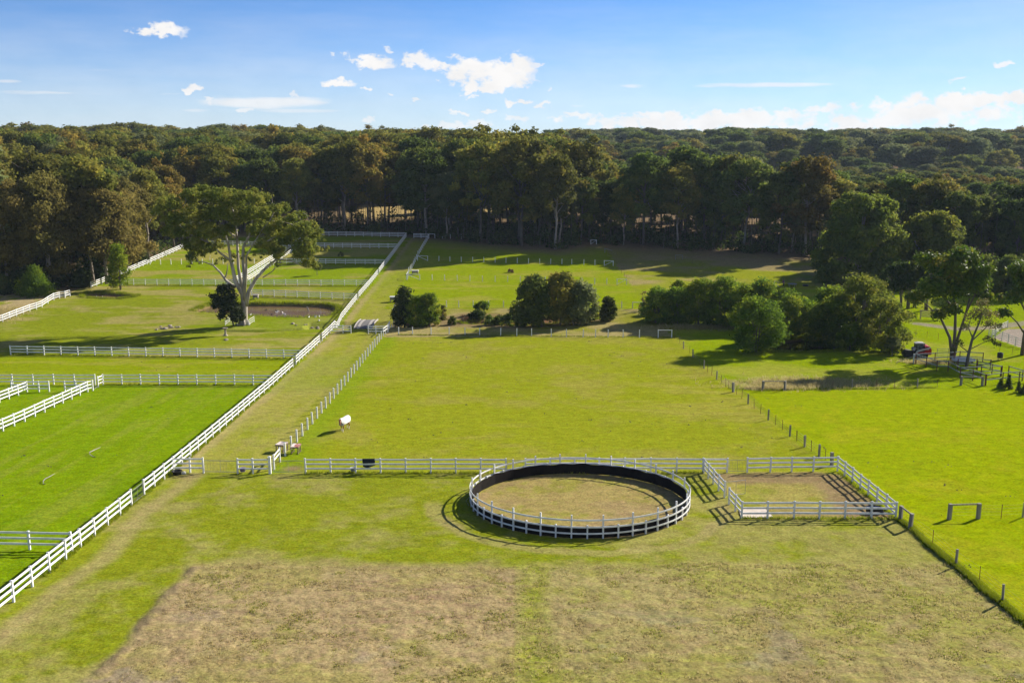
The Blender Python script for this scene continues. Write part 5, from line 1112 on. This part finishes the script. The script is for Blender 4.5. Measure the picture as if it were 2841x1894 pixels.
for x,y,h,w,l in [(62.0,122.7,1.35,.9,'stubby young conifer nearest the grey braced posts'),(62.75,122.3,2.0,.95,'tallest young conifer in the row by the stockyards'),(63.1,120.4,1.5,.6,'thin young conifer between two others'),(63.3,119.3,1.1,1.0,'low bushy young conifer lowest on the slope'),(64.0,120.6,1.15,.8,'young conifer cut by the picture edge')]: conemesh('young_conifer',l,'tree',x,y,h,w,'green','young conifers by the stockyards')
put('small_tree','single small round tree in the paddock by the lane','tree',-45.8,233.1,3.2,2.2,'green','small')
put('shrub','pale tussock shrub in the forest shadow','shrub',-45.2,263.1,1.4,1.9,'grey','low'); put('shrub','bare twiggy shrub in the upper sunlit row','shrub',-.4,236.4,1.0,1.9,'red','low')
# tall gums in the east
def lobetree(name,label,x,y,base,limbs,lobes,leaf,bark,seed,n_per,size,rad,cat='tree',extra=None,**k):
    rng=np.random.default_rng(seed); o=thing(name,label,cat,(x,y,T(x,y)))
    mb=MB()
    for L,r0,r1 in limbs:
        n=len(L); mb.tube(L,[r0+(r1-r0)*i/(n-1) for i in range(n)],8)
    mb.build('trunk',bark,o,True)
    cl=[]
    for lx,ly,lz,r in lobes:
        m=5
        cl.append((lx,ly,lz,r*.72,r*.72,r*.6))
        for q in range(m):
            d=rng.normal(size=3); d/=np.linalg.norm(d); d[2]=abs(d[2])*.7-.1; rr=r*rng.uniform(.35,.55)
            cl.append((lx+d[0]*r*.62,ly+d[1]*r*.62,lz+d[2]*r*.62,rr,rr,rr*.78))
    link('crown',crown_mesh('lobe_crown',rng,cl,n_per,size,leaf,**k),o)
    if extra: extra(o,rng)
    return o
def dep(rng,rows,s): return [(a,rng.uniform(-s,s),b,c) for a,b,c in rows]
rg=np.random.default_rng(8)
L3=dep(rg,[(-3.7,10.6,2.8),(-5.3,9.0,1.9),(-1.8,13.3,2.9),(-4.5,14.6,2.0),(.4,14.4,3.0),(2.6,13.3,2.2),(2.8,11.2,2.2),(-.8,10.5,2.4),(-1.3,7.8,1.6),(-2.7,6.8,1.4),(3.8,9.3,1.3),(-6.9,9.6,1.2),(-.5,15.6,1.7),(1,12,2.2)],1.6)
lobetree('tall_gum','tall glossy gum with three trunks rising from the stockyards',64.3,142.2,0,[([(0,0,-.5),(-.2,0,1.5),(-.6,0,3.4),(-1.9,0,5.8),(-2.9,.3,7.6)],.30,.12),([(.1,0,-.5),(.1,0,4),(-.1,.1,8),(-1.2,.2,11.5)],.30,.10),([(.2,0,-.3),(.6,.1,3.2),(1.4,.2,6.5),(1.9,0,10)],.27,.10),([(-.1,.1,7.5),(-2.6,.4,10),(-4.2,.2,12.6)],.16,.07),([(1.5,.2,7),(2.6,0,10),(2.9,0,12.5)],.15,.06),([(-2.0,0,6),(-4,.2,8),(-5.2,.2,9)],.12,.05),([(-.5,.1,9),(.3,.3,12),(.3,.2,14)],.16,.06)],L3,LEAF['gloss'],TANBARK,21,150,.26,0,upbias=.3,slim=.5)
L5=dep(rg,[(-3.2,6.3,1.4),(-2.1,8.9,1.9),(-1.1,10.7,2.3),(-1.8,13.0,1.8),(-.2,12.2,2.8),(-4.0,8.4,1.2),(.9,9.2,2.3),(2.5,11.5,2.6)],1.4)
lobetree('tall_gum','tall glossy gum at the picture edge beside the arena fence',76.8,146.6,0,[([(0,0,-.5),(.05,0,3),(.3,0,6.5),(.2,0,10.5)],.33,.12),([(.05,0,3.2),(-1.2,.2,5),(-3.0,.2,6.6)],.16,.05),([(.2,0,6),(-1.2,.2,8.5),(-1.8,.1,10.5)],.18,.06),([(.3,0,6.5),(1.4,.1,8.6),(2.3,0,11)],.2,.07)],L5,LEAF['gloss'],TANBARK,22,120,.26,0,upbias=.3,slim=.5)
LP=[(1.4,0,8.0,1.8),(2.9,.4,7.4,1.5),(.2,-.3,7.4,1.5),(1.8,.5,9.0,1.4),(3.6,-.2,6.2,1.1),(-.4,.3,5.9,1.1),(1.9,-.5,6.4,1.2),(-1.4,.2,3.7,.9),(3.0,.3,4.2,.9),(4.0,0,3.5,.7),(-1.9,0,2.9,.6)]
lobetree('airy_tree','airy small tree with pinkish new leaves inside the stockyards',63.4,135.6,0,[([(0,0,-.4),(.15,0,2),(.5,0,4.4),(1.2,0,6.5),(1.6,0,8)],.26,.07),([(.4,0,4),(2.0,.2,5.5),(3.0,.2,6.8)],.11,.04),([(.2,0,2.4),(-.9,.1,3.2),(-1.6,.1,3.8)],.08,.03),([(.25,0,2.8),(1.8,.1,3.6),(3.2,.2,4.2)],.07,.03),([(.5,0,4.5),(-.2,.1,6),(0,0,7.2)],.1,.04)],LP,LEAF['pink'],BARK,23,75,.17,0,slim=.45)
# two big round trees before the wood
rg=np.random.default_rng(9)
def dome(n,rx,ry,h0,h1,r0,r1,rg):
    out=[]
    for i in range(n):
        a=i*2.4+rg.random(); f=(i+.5)/n; z=h0+(h1-h0)*f; q=math.sqrt(max(0,1-((f-.25)/.78)**2)) if f>.25 else .8+.8*f
        k=rg.uniform(.45,.95); out.append((math.cos(a)*rx*q*k,math.sin(a)*ry*q*k,z-rg.uniform(.5,1.6),rg.uniform(r0,r1)))
    return out
lobetree('round_tree','huge round dark green tree beyond the wattle thicket',77.8,221.7,0,[([(0,0,-.5),(.2,0,4),(-.2,.2,9),(.4,0,15)],.6,.15),([(0,0,3),(-3,.5,8),(-5.5,0,13)],.35,.1),([(.2,0,4),(3.4,-.5,9),(5.5,0,13)],.35,.1),([(0,0,6),(-.8,-2,11),(-1.2,-3,15)],.3,.08),([(.2,0,5),(1,-3,9),(1.2,-5,12)],.25,.07)],dome(44,9.2,8,2.5,19.6,2.4,3.6,rg),LEAF['round'],PALEBARK,24,95,.36,0,upbias=.2)
lobetree('flat_topped_tree','flat topped olive tree beside the huge round tree',94.0,225.3,0,[([(0,0,-.5),(.2,0,4),(1,0,8),(1.4,0,12)],.45,.12),([(.3,0,4.5),(-2.5,0,8),(-3.8,0,11)],.25,.08),([(.6,0,6),(4,0,9),(6.5,0,11)],.25,.08)],[(a+1.5,b,c,d) for a,b,c,d in dome(30,7.4,6,6,15.6,2.1,3.0,rg)]+[(-2,0,5,1.8),(1,1,4.5,2),(4,0,5,1.8)],LEAF['round'],PALEBARK,25,95,.34,0,upbias=.2)
# brownish loose gums in front of the western wood
FG=[(-90.5,220.5,22,12,'tan feathery gum leaning over the boundary fence'),(-93.5,227,24,13,'tan feathery gum second along the boundary fence'),(-100.5,214.5,23,11,'loose tan gum above the small pond'),(-101,216,26,13,'tall tan gum behind the conical young tree'),(-94,235,22,12,'tan gum midway along the boundary fence'),(-108,211,24,11,'tan gum with bare pale trunk at the wood corner'),(-112,216,27,13,'golden brown gum at the picture edge of the wood'),(-95.5,246,21,11,'tan gum higher along the boundary fence'),(-105.5,213,21,12,'low spreading tan gum inside the wood corner'),(-114,209,24,12,'tan gum at the picture edge above the grassy corner')]
for i,(x,y,h,w,l) in enumerate(FG):
    cm,tm=gum(700+i,LEAF['tanleaf'],h,w/2,.08+.06*(i%3),PALEBARK if i%2 else FORESTBARK,110,.33)
    o=thing('feathery_gum',l,'tree',(x,y,T(x,y)),i*1.3); link('trunk',tm,o); link('crown',cm,o)
for x,y,h,w,l in [(-102.5,208.5,4.5,6,'rounded green shrub beneath the wood corner gum'),(-94,216,4,5,'low green shrub under the leaning tan gum'),(-96,227,4.5,6,'dark low shrub behind the boundary fence'),(-106,206,4,5,'bushy dark shrub in the grassy wood corner'),(-93.8,250,4,5,'dark low shrub high along the boundary fence')]: put('shrub',l,'shrub',x,y,h,w,'dark','dense')
# ------------------------------------------------------------------ the big spreading gum
def hero():
    rng=np.random.default_rng(44); limbs=[[(.3,-.6),(.52,3.08),(.39,5.51),(-.77,7.76),(-1.41,11.54),(-1.73,14.77),(-3.01,18.82)],[(.39,5.51),(-.28,10.34),(-.33,15.45),(-.63,19.16),(-1.81,22.17)],[(.58,4.3),(.9,8.62),(.92,12.05),(1.12,14.09),(2.21,15.62),(3.02,17.98),(3.52,21.17)],[(.76,6.03),(1.38,9.48),(1.7,12.39),(3.36,14.77),(5.35,17.47)],[(.79,3.43),(1.53,6.03),(2.85,8.28),(4.65,10.17),(6.6,11.71),(8.89,13.41),(11.35,15.45)],[(-.82,6.72),(-2.47,7.93),(-3.41,9.31),(-4.86,10.68),(-6.53,11.19),(-9.76,11.19)],[(-2.61,8.45),(-2.18,9.82),(-1.95,11.02)],[(-1.41,11.54),(-2.7,12.73),(-4.61,14.77),(-5.73,18.48)],[(1.12,14.09),(4.88,14.77),(8.7,16.8)],[(6.6,11.71),(9.31,11.36),(11.14,10.51),(12.51,10.68)],[(-.33,15.45),(-5.42,18.15),(-9.05,21.0)],[(-4.61,14.77),(-8.25,16.12),(-10.67,17.81)],[(4.05,8.45),(5.99,9.65),(6.74,11.02)],[(5.35,17.47),(6.5,18.6),(7.5,20.2)],[(8.7,16.8),(10.5,17.6),(12.4,17.6)]]
    rr=[(.55,.07),(.27,.05),(.32,.06),(.23,.05),(.36,.05),(.24,.03),(.09,.04),(.20,.05),(.16,.05),(.12,.03),(.14,.04),(.12,.04),(.09,.03),(.1,.03),(.1,.03)]
    ydir=[0,2.5,-1.5,-3,.8,1.2,0,-2.5,2.2,0,3.5,1.5,-.5,-3.5,2.6]; y0=[0,.1,-.1,-.1,0,.1,.4,-.1,-.7,.4,1.2,-1.2,.3,-3,2.2]
    mb=MB()
    for L,(a,b),yd,ys in zip(limbs,rr,ydir,y0):
        n=len(L); mb.tube([(x+(rng.normal()*.05 if 0<i<n-1 else 0),ys+(yd-ys)*(i/(n-1))**1.3,z) for i,(x,z) in enumerate(L)],[a*(1-i/(n-1))**.9+b for i in range(n)],9)
    for i in range(26):   # twigs and dead sprays
        L=limbs[int(rng.integers(0,len(limbs)))]; x,z=L[int(rng.integers(max(1,len(L)//2),len(L)))]; e=(x+rng.normal()*2.2,rng.normal()*2.2,z+rng.uniform(.3,2.6)); mb.tube(wob(rng,(x,rng.normal()*.8,z),e,3,.2),[.06,.045,.03,.012],5)
    for q in range(5):
        a=q*1.26; mb.tube([(.3+math.cos(a)*.45,math.sin(a)*.45,.9),(.3+math.cos(a)*.8,math.sin(a)*.8,.25),(.3+math.cos(a)*1.25,math.sin(a)*1.25,-.3)],[.28,.24,.1],6)
    o=thing('spreading_gum_tree','big spreading gum with pale forked trunks and olive crown by the brown dam','tree',(-48.2,175.0,T(-48.2,175.)))
    mb.build('trunk',PALEBARK,o,True)
    cl=HERO_CL
    out=[]
    for x,z,r in cl:
        for s in ((-1,1) if r>1.3 else (0,)):
            dy=s*rng.uniform(.8,1.0)*min(4.2,6.5*math.sqrt(max(.05,1-(x/15)**2)))*rng.uniform(.3,1)
            k=r*rng.uniform(.72,.95) if s else r
            sm=.5 if r<1.0 else .85; out.append((x+rng.normal()*.25,dy,z+rng.normal()*.25,k*sm,k*sm,k*sm*.73))
            for q in range(7):
                d=rng.normal(size=3); d/=np.linalg.norm(d); r2=k*rng.uniform(.36,.58); e=1.7 if r<1.0 else .78; r2*=(.7 if r<1.0 else 1); out.append((x+d[0]*k*e,dy+d[1]*k*e,z+d[2]*k*e*.7,r2,r2,r2*.72))
    link('crown',crown_mesh('spreading_crown',rng,out,185,.24,LEAF['hero'],upbias=.3,droop=.3,slim=.45),o)
    iv=[(-2.73,6.38,1.5),(-3.5,4.82,1.8),(-2.17,4.13,2.0),(-1.21,2.91,1.8),(-4.06,4.13,1.3),(-2.8,2.21,1.2),(-.58,1.86,1.3),(.44,1.69,.8),(-3.34,1.69,.5),(-1.08,5.17,1.3),(-1.68,6.72,1.2)]
    out=[]
    for x,z,r in iv:
        out.append((x,-1.0+rng.normal()*.4,z,r*.75,r*.75,r*.7))
        for q in range(5):
            d=rng.normal(size=3); d/=np.linalg.norm(d); r2=r*rng.uniform(.3,.5); out.append((x+d[0]*r*.7,-1+d[1]*r*.7,z+d[2]*r*.65,r2,r2,r2*.8))
    s=thing('ivy_shrub','dark leafy shrub climbing against the foot of the big gum','shrub',(-48.2,174.6,T(-48.2,174.6)))
    link('crown',crown_mesh('ivy_crown',rng,out,230,.2,LEAF['ivy'],upbias=.1),s); MB().tube([(-1.2,-.6,-.4),(-1.6,-.8,2.5),(-2.2,-.9,5)],[.14,.11,.04],6).build('trunk',BARK,s,True)
hero()
# ------------------------------------------------------------------ grass that stands up
def blades(name,label,P,hgt,wid,mat,per,spread,seed):
    rng=np.random.default_rng(seed); n=len(P); P=np.repeat(P,per,0); m=len(P)
    P=P+np.concatenate([rng.normal(size=(m,2))*spread,np.zeros((m,1))],1)
    h=np.repeat(hgt,per) if hasattr(hgt,'__len__') else np.full(m,hgt); h=h*rng.uniform(.5,1.2,m)
    a=rng.random(m)*6.28; ln=rng.normal(size=(m,2))*.45
    d=np.stack([np.cos(a),np.sin(a),a*0],1)*(wid*rng.uniform(.6,1.3,m))[:,None]
    top=P+np.stack([ln[:,0]*h,ln[:,1]*h,h],1)
    V=np.stack([P-d,P+d,top+d*.3,top-d*.3],1).reshape(-1,3); F=np.arange(len(V)).reshape(-1,4); t=np.repeat(np.clip(rng.normal(.5,.25,n),0,1),per*4)
    o=link(name,raw_mesh(name,V,F,[mat],t)); tag(o,label,None,None,'stuff')
def grasses():
    rng=np.random.default_rng(3)
    n=60000; y=rng.uniform(30,62.5,n); x=rng.uniform(-20.5,29.3,n)*1.0
    ed=61.8+(fbm(x,y,9,5,3)-.5)*3
    bare=ss(.60,.68,fbm(x,y,4.5,4,111)*.62+fbm(x,y,2.2,4,9)*.23+fbm(x,y,.7,3,31)*.15)*ss(58.5,51,y)
    clump=fbm(x,y,1.0,3,301)
    k=(y<ed)&(rng.random(n)<(clump-.30)*2.6)&(rng.random(n)>bare*.85); x,y=x[k],y[k]
    P=np.stack([x,y,T(x,y)-.01],1); blades('dry_grass','tufts of short dry tan grass over the front paddock',P,.06+.05*rng.random(len(x)),.020,LEAF['dry'],4,.06,1)
    g=(fbm(x,y,4,4,77)*.6+fbm(x,y,.7,3,31)*.4)>.57; P2=P[g&(rng.random(len(P))<.55)]; blades('green_grass','tufts of green grass regrowing in the dry paddock',P2,.075,.022,LEAF['grass'],4,.09,2)
    # long grass ridge under the wire fence
    R_=IT['ridge']+[(29.6,45)]; t=rng.random(3600)*(len(R_)-1); i=t.astype(int); f=t-i; A=np.array(R_); q=A[i]+(A[np.minimum(i+1,len(A)-1)]-A[i])*f[:,None]+rng.normal(size=(len(t),2))*[.09,.1]
    P=np.concatenate([q,T(q[:,0],q[:,1])[:,None]],1); blades('fence_line_grass','ridge of long grass under the timber post fence',P,.24,.02,LEAF['grass'],7,.05,4)
    # long dry grass by the leaning gateway and at the western boundary, reeds round the ponds
    q=[];hh=[]
    for (cx,cy,sx,sy,m,h) in [(38,125.6,8,3.0,1500,.38),(33,122.6,3,.8,600,.42),(-98,182,5,6,2600,.6),(33,172,6,2,700,.6),(60,140.5,3,1.5,500,.4)]:
        q.append(np.stack([rng.normal(cx,sx*.6,m),rng.normal(cy,sy*.6,m)],1)); hh.append(np.full(m,h))
    q=np.concatenate(q);hh=np.concatenate(hh); P=np.concatenate([q,T(q[:,0],q[:,1])[:,None]],1); blades('long_dry_grass','long pale dry grass in unmown corners',P,hh,.022,LEAF['dry'],5,.12,5)
    q=[]
    for (A,lv),m in zip(PONDS,(1500,700,700,1600)):
        A=np.array(A+[A[0]]); t=rng.random(m)*(len(A)-1); i=t.astype(int); w=A[i]+(A[i+1]-A[i])*(t-i)[:,None]; c=A.mean(0); dd=w-c; dd/=np.linalg.norm(dd,axis=1)[:,None]
        w=w+dd*rng.uniform(.3,1.5,m)[:,None]; q.append(w)
    q=np.concatenate(q); k=rng.random(len(q))<np.where(q[:,0]<-30,.9*(q[:,1]>188)+.25,1); q=q[k]; P=np.concatenate([q,T(q[:,0],q[:,1])[:,None]],1); blades('bank_grass','rank green grass on the pond banks',P,.42,.03,LEAF['grass'],6,.16,6)
    # dark foot of every rail line in the left paddocks: uncut grass under fences
    q=[]
    for x0,y0,x1,y1 in [(-75,146.8,-31,143.6),(-52.8,125.1,-31,124.8),(-86,218.6,-31.7,217.5),(-54,204.3,-31.6,199),(-18.4,84.7,17,84.85),(17.6,71.95,29.3,71.85),(-60,250.7,-32,248.9),(-19.2,165.2,26.5,162.6),(-30.2,60,-30.9,140),(29.3,85,29.3,72),(31.5,121.5,54,123.2)]:
        m=int(math.hypot(x1-x0,y1-y0)*26); t=rng.random(m)[:,None]; q.append(np.array([x0,y0])*(1-t)+np.array([x1,y1])*t+rng.normal(size=(m,2))*.10)
    q=np.concatenate(q); P=np.concatenate([q,T(q[:,0],q[:,1])[:,None]],1); blades('uncut_grass','uncut grass under the fence lines',P,.20,.022,LEAF['grass'],4,.06,7)
grasses()
def clods():
    rng=np.random.default_rng(12); V=[];F=[];n=0
    for i in range(170):
        r=rng.random()
        if r<.5: x,y=rng.uniform(-21,28),rng.uniform(86,162)
        elif r<.8: x,y=rng.uniform(30,75),rng.uniform(60,120)
        else: x,y=rng.uniform(-70,-32),rng.uniform(70,145)
        z=T(float(x),float(y))
        for k in range(int(rng.integers(1,4))):
            s_=rng.uniform(.04,.085); c=np.array([x+rng.normal()*.18,y+rng.normal()*.18,z+s_*.3])
            V+=[c+[s_,0,0],c+[0,s_,0],c+[-s_,0,0],c+[0,-s_,0],c+[0,0,s_],c-[0,0,s_]]; F+=[(n+a,n+b,n+d) for a,b,d in ((0,1,4),(1,2,4),(2,3,4),(3,0,4),(1,0,5),(2,1,5),(3,2,5),(0,3,5))]; n+=6
    me=bpy.data.meshes.new('dung'); me.from_pydata([tuple(v) for v in V],[],F); me.materials.append(DARKWOOD); tag(link('dung',me),'small dark dung clods scattered over the grazed grass',None,None,'stuff')
clods()
# ------------------------------------------------------------------ sun, sky, camera
su=bpy.data.lights.new('sun','SUN'); su.energy=4.6; su.angle=R(.55); su.color=(1,.93,.82)
so=bpy.data.objects.new('sun',su); COL.objects.link(so)
from mathutils import Vector, Euler
sd=Vector((math.cos(SUN_EL)*math.cos(SUN_AZ),math.cos(SUN_EL)*math.sin(SUN_AZ),math.sin(SUN_EL)))
so.rotation_euler=(-sd).to_track_quat('-Z','Y').to_euler(); so.location=(60,60,80)
def world():
    w=bpy.data.worlds.new('World'); SC.world=w; w.use_nodes=True; nt=w.node_tree; bg=nt.nodes['Background']
    sky=nd(nt,'ShaderNodeTexSky'); sky.sky_type='NISHITA'; sky.sun_disc=False; sky.sun_elevation=SUN_EL; sky.sun_rotation=R(90)-SUN_AZ
    sky.air_density=SKY['air']; sky.dust_density=SKY['dust']; sky.ozone_density=SKY['ozone']; sky.altitude=50
    bg.inputs['Strength'].default_value=SKY['strength']
    tc=nd(nt,'ShaderNodeTexCoord'); sp=nd(nt,'ShaderNodeSeparateXYZ'); nt.links.new(tc.outputs['Generated'],sp.inputs[0])
    def M(op,*a):
        n=nd(nt,'ShaderNodeMath',operation=op)
        for i,v in enumerate(a):
            if isinstance(v,(int,float)): n.inputs[i].default_value=v
            else: nt.links.new(v,n.inputs[i])
        return n.outputs[0]
    az=M('ARCTAN2',sp.outputs[0],sp.outputs[1]); el=M('ARCSINE',sp.outputs[2])
    def noise(s,det,stx=1,stz=1,ro=.6):
        cb=nd(nt,'ShaderNodeCombineXYZ'); nt.links.new(M('MULTIPLY',az,stx),cb.inputs[0]); nt.links.new(M('MULTIPLY',el,stz),cb.inputs[1])
        n=nd(nt,'ShaderNodeTexNoise'); n.noise_dimensions='2D'; n.inputs['Scale'].default_value=s; n.inputs['Detail'].default_value=det; n.inputs['Roughness'].default_value=ro
        nt.links.new(cb.outputs[0],n.inputs['Vector']); return n
    n1=noise(55,7,1,1.5,.62); n2=noise(16,5,1,2.2); sep=nd(nt,'ShaderNodeSeparateColor'); nt.links.new(n1.outputs['Color'],sep.inputs[0])
    wa=M('ADD',az,M('MULTIPLY',M('SUBTRACT',sep.outputs[0],.5),.028)); we=M('ADD',el,M('MULTIPLY',M('SUBTRACT',sep.outputs[1],.5),.020))
    rag=M('MULTIPLY',M('SUBTRACT',n1.outputs[0],.5),2.4)
    tot=None
    for a,e,ra,re,st in CLOUDS:
        dx=M('DIVIDE',M('SUBTRACT',wa,a),ra); dy=M('DIVIDE',M('SUBTRACT',we,e),re)
        dy=M('MULTIPLY',dy,M('MULTIPLY_ADD',M('LESS_THAN',dy,0.),.5,1.))      # flatter undersides
        d=M('SQRT',M('ADD',M('MULTIPLY',dx,dx),M('MULTIPLY',dy,dy)))
        q=nd(nt,'ShaderNodeMapRange',interpolation_type='SMOOTHSTEP'); q.inputs['From Min'].default_value=1.28; q.inputs['From Max'].default_value=.48; q.inputs['To Max'].default_value=st
        nt.links.new(M('SUBTRACT',d,rag if re>.005 else M('MULTIPLY',rag,.55)),q.inputs[0]); tot=q.outputs[0] if tot is None else M('MAXIMUM',tot,q.outputs[0])
    n3=noise(7,6,1,6,.6); n4=noise(30,4,1,1.6)
    for a,e,ra,re,st in STREAKS:
        dx=M('DIVIDE',M('SUBTRACT',az,a),ra); dy=M('DIVIDE',M('SUBTRACT',el,e),re); d=M('SQRT',M('ADD',M('MULTIPLY',dx,dx),M('MULTIPLY',dy,dy)))
        q=nd(nt,'ShaderNodeMapRange',interpolation_type='SMOOTHSTEP'); q.inputs['From Min'].default_value=1.2; q.inputs['From Max'].default_value=.1; q.inputs['To Max'].default_value=min(1,st*1.5)
        nt.links.new(M('SUBTRACT',d,M('MULTIPLY',M('SUBTRACT',n3.outputs[0],.5),2.2)),q.inputs[0]); tot=M('MAXIMUM',tot,q.outputs[0])
    vq=nd(nt,'ShaderNodeMapRange',interpolation_type='SMOOTHSTEP'); vq.inputs['From Min'].default_value=-.10; vq.inputs['From Max'].default_value=.62; vq.inputs['To Max'].default_value=.45   # thin milky veil towards the sun
    nt.links.new(M('SUBTRACT',M('ADD',az,M('MULTIPLY',M('SUBTRACT',n3.outputs[0],.5),.25)),M('MULTIPLY',el,1.6)),vq.inputs[0]); tot=M('MAXIMUM',tot,vq.outputs[0])
    hq=nd(nt,'ShaderNodeMapRange',interpolation_type='SMOOTHSTEP'); hq.inputs['From Min'].default_value=.15; hq.inputs['From Max'].default_value=-.01; hq.inputs['To Max'].default_value=.40   # pale band over the skyline
    nt.links.new(M('ADD',el,M('MULTIPLY',M('SUBTRACT',n3.outputs[0],.5),.08)),hq.inputs[0]); tot=M('MAXIMUM',tot,hq.outputs[0])
    br=nd(nt,'ShaderNodeMapRange'); br.inputs['From Min'].default_value=.3; br.inputs['From Max'].default_value=.62; br.inputs['To Min'].default_value=SKY['cloud']*.93; br.inputs['To Max'].default_value=SKY['cloud']
    nt.links.new(n4.outputs[0],br.inputs[0])
    cc=nd(nt,'ShaderNodeCombineColor'); 
    for i,k in enumerate((1,.985,.975)): nt.links.new(M('MULTIPLY',br.outputs[0],k),cc.inputs[i])
    hs=nd(nt,'ShaderNodeMix',data_type='RGBA',blend_type='MULTIPLY'); hs.inputs[0].default_value=1; hs.inputs[7].default_value=(.78,.93,1.10,1); nt.links.new(sky.outputs[0],hs.inputs[6])
    mx=nd(nt,'ShaderNodeMix',data_type='RGBA'); nt.links.new(tot,mx.inputs[0]); nt.links.new(hs.outputs[2],mx.inputs[6]); nt.links.new(cc.outputs[0],mx.inputs[7])
    nt.links.new(mx.outputs[2],bg.inputs[0])
SKY=dict(air=.7,dust=0,ozone=6.0,strength=.055,cloud=8.2)
world()
def haze():
    m=bpy.data.materials.new('haze_air'); m.use_nodes=True; nt=m.node_tree; nt.nodes.clear()
    o_=nd(nt,'ShaderNodeOutputMaterial'); v=nd(nt,'ShaderNodeVolumePrincipled'); v.inputs['Color'].default_value=(.66,.82,1,1); v.inputs['Density'].default_value=.000065; v.inputs['Anisotropy'].default_value=.1
    nt.links.new(v.outputs[0],o_.inputs['Volume'])
    o=MB().box((0,900,20),(6400,2300,70)).build('haze',m); tag(o,'thin blue distance haze over the whole valley',None,None,'stuff')
haze()
cam=bpy.data.cameras.new('camera'); cam.lens=36*FOC; cam.sensor_width=36; cam.clip_end=20000; cam.clip_start=.5
co=bpy.data.objects.new('camera',cam); COL.objects.link(co); co.location=(0,0,CAMH); co.rotation_euler=(R(90)-PITCH,0,0); SC.camera=co
vs=SC.view_settings; vs.view_transform='Standard'; vs.look='None'; vs.exposure=1.12; vs.gamma=1
SC.cycles.max_bounces=4; SC.cycles.diffuse_bounces=2; SC.cycles.glossy_bounces=2; SC.cycles.transmission_bounces=2; SC.cycles.transparent_max_bounces=6
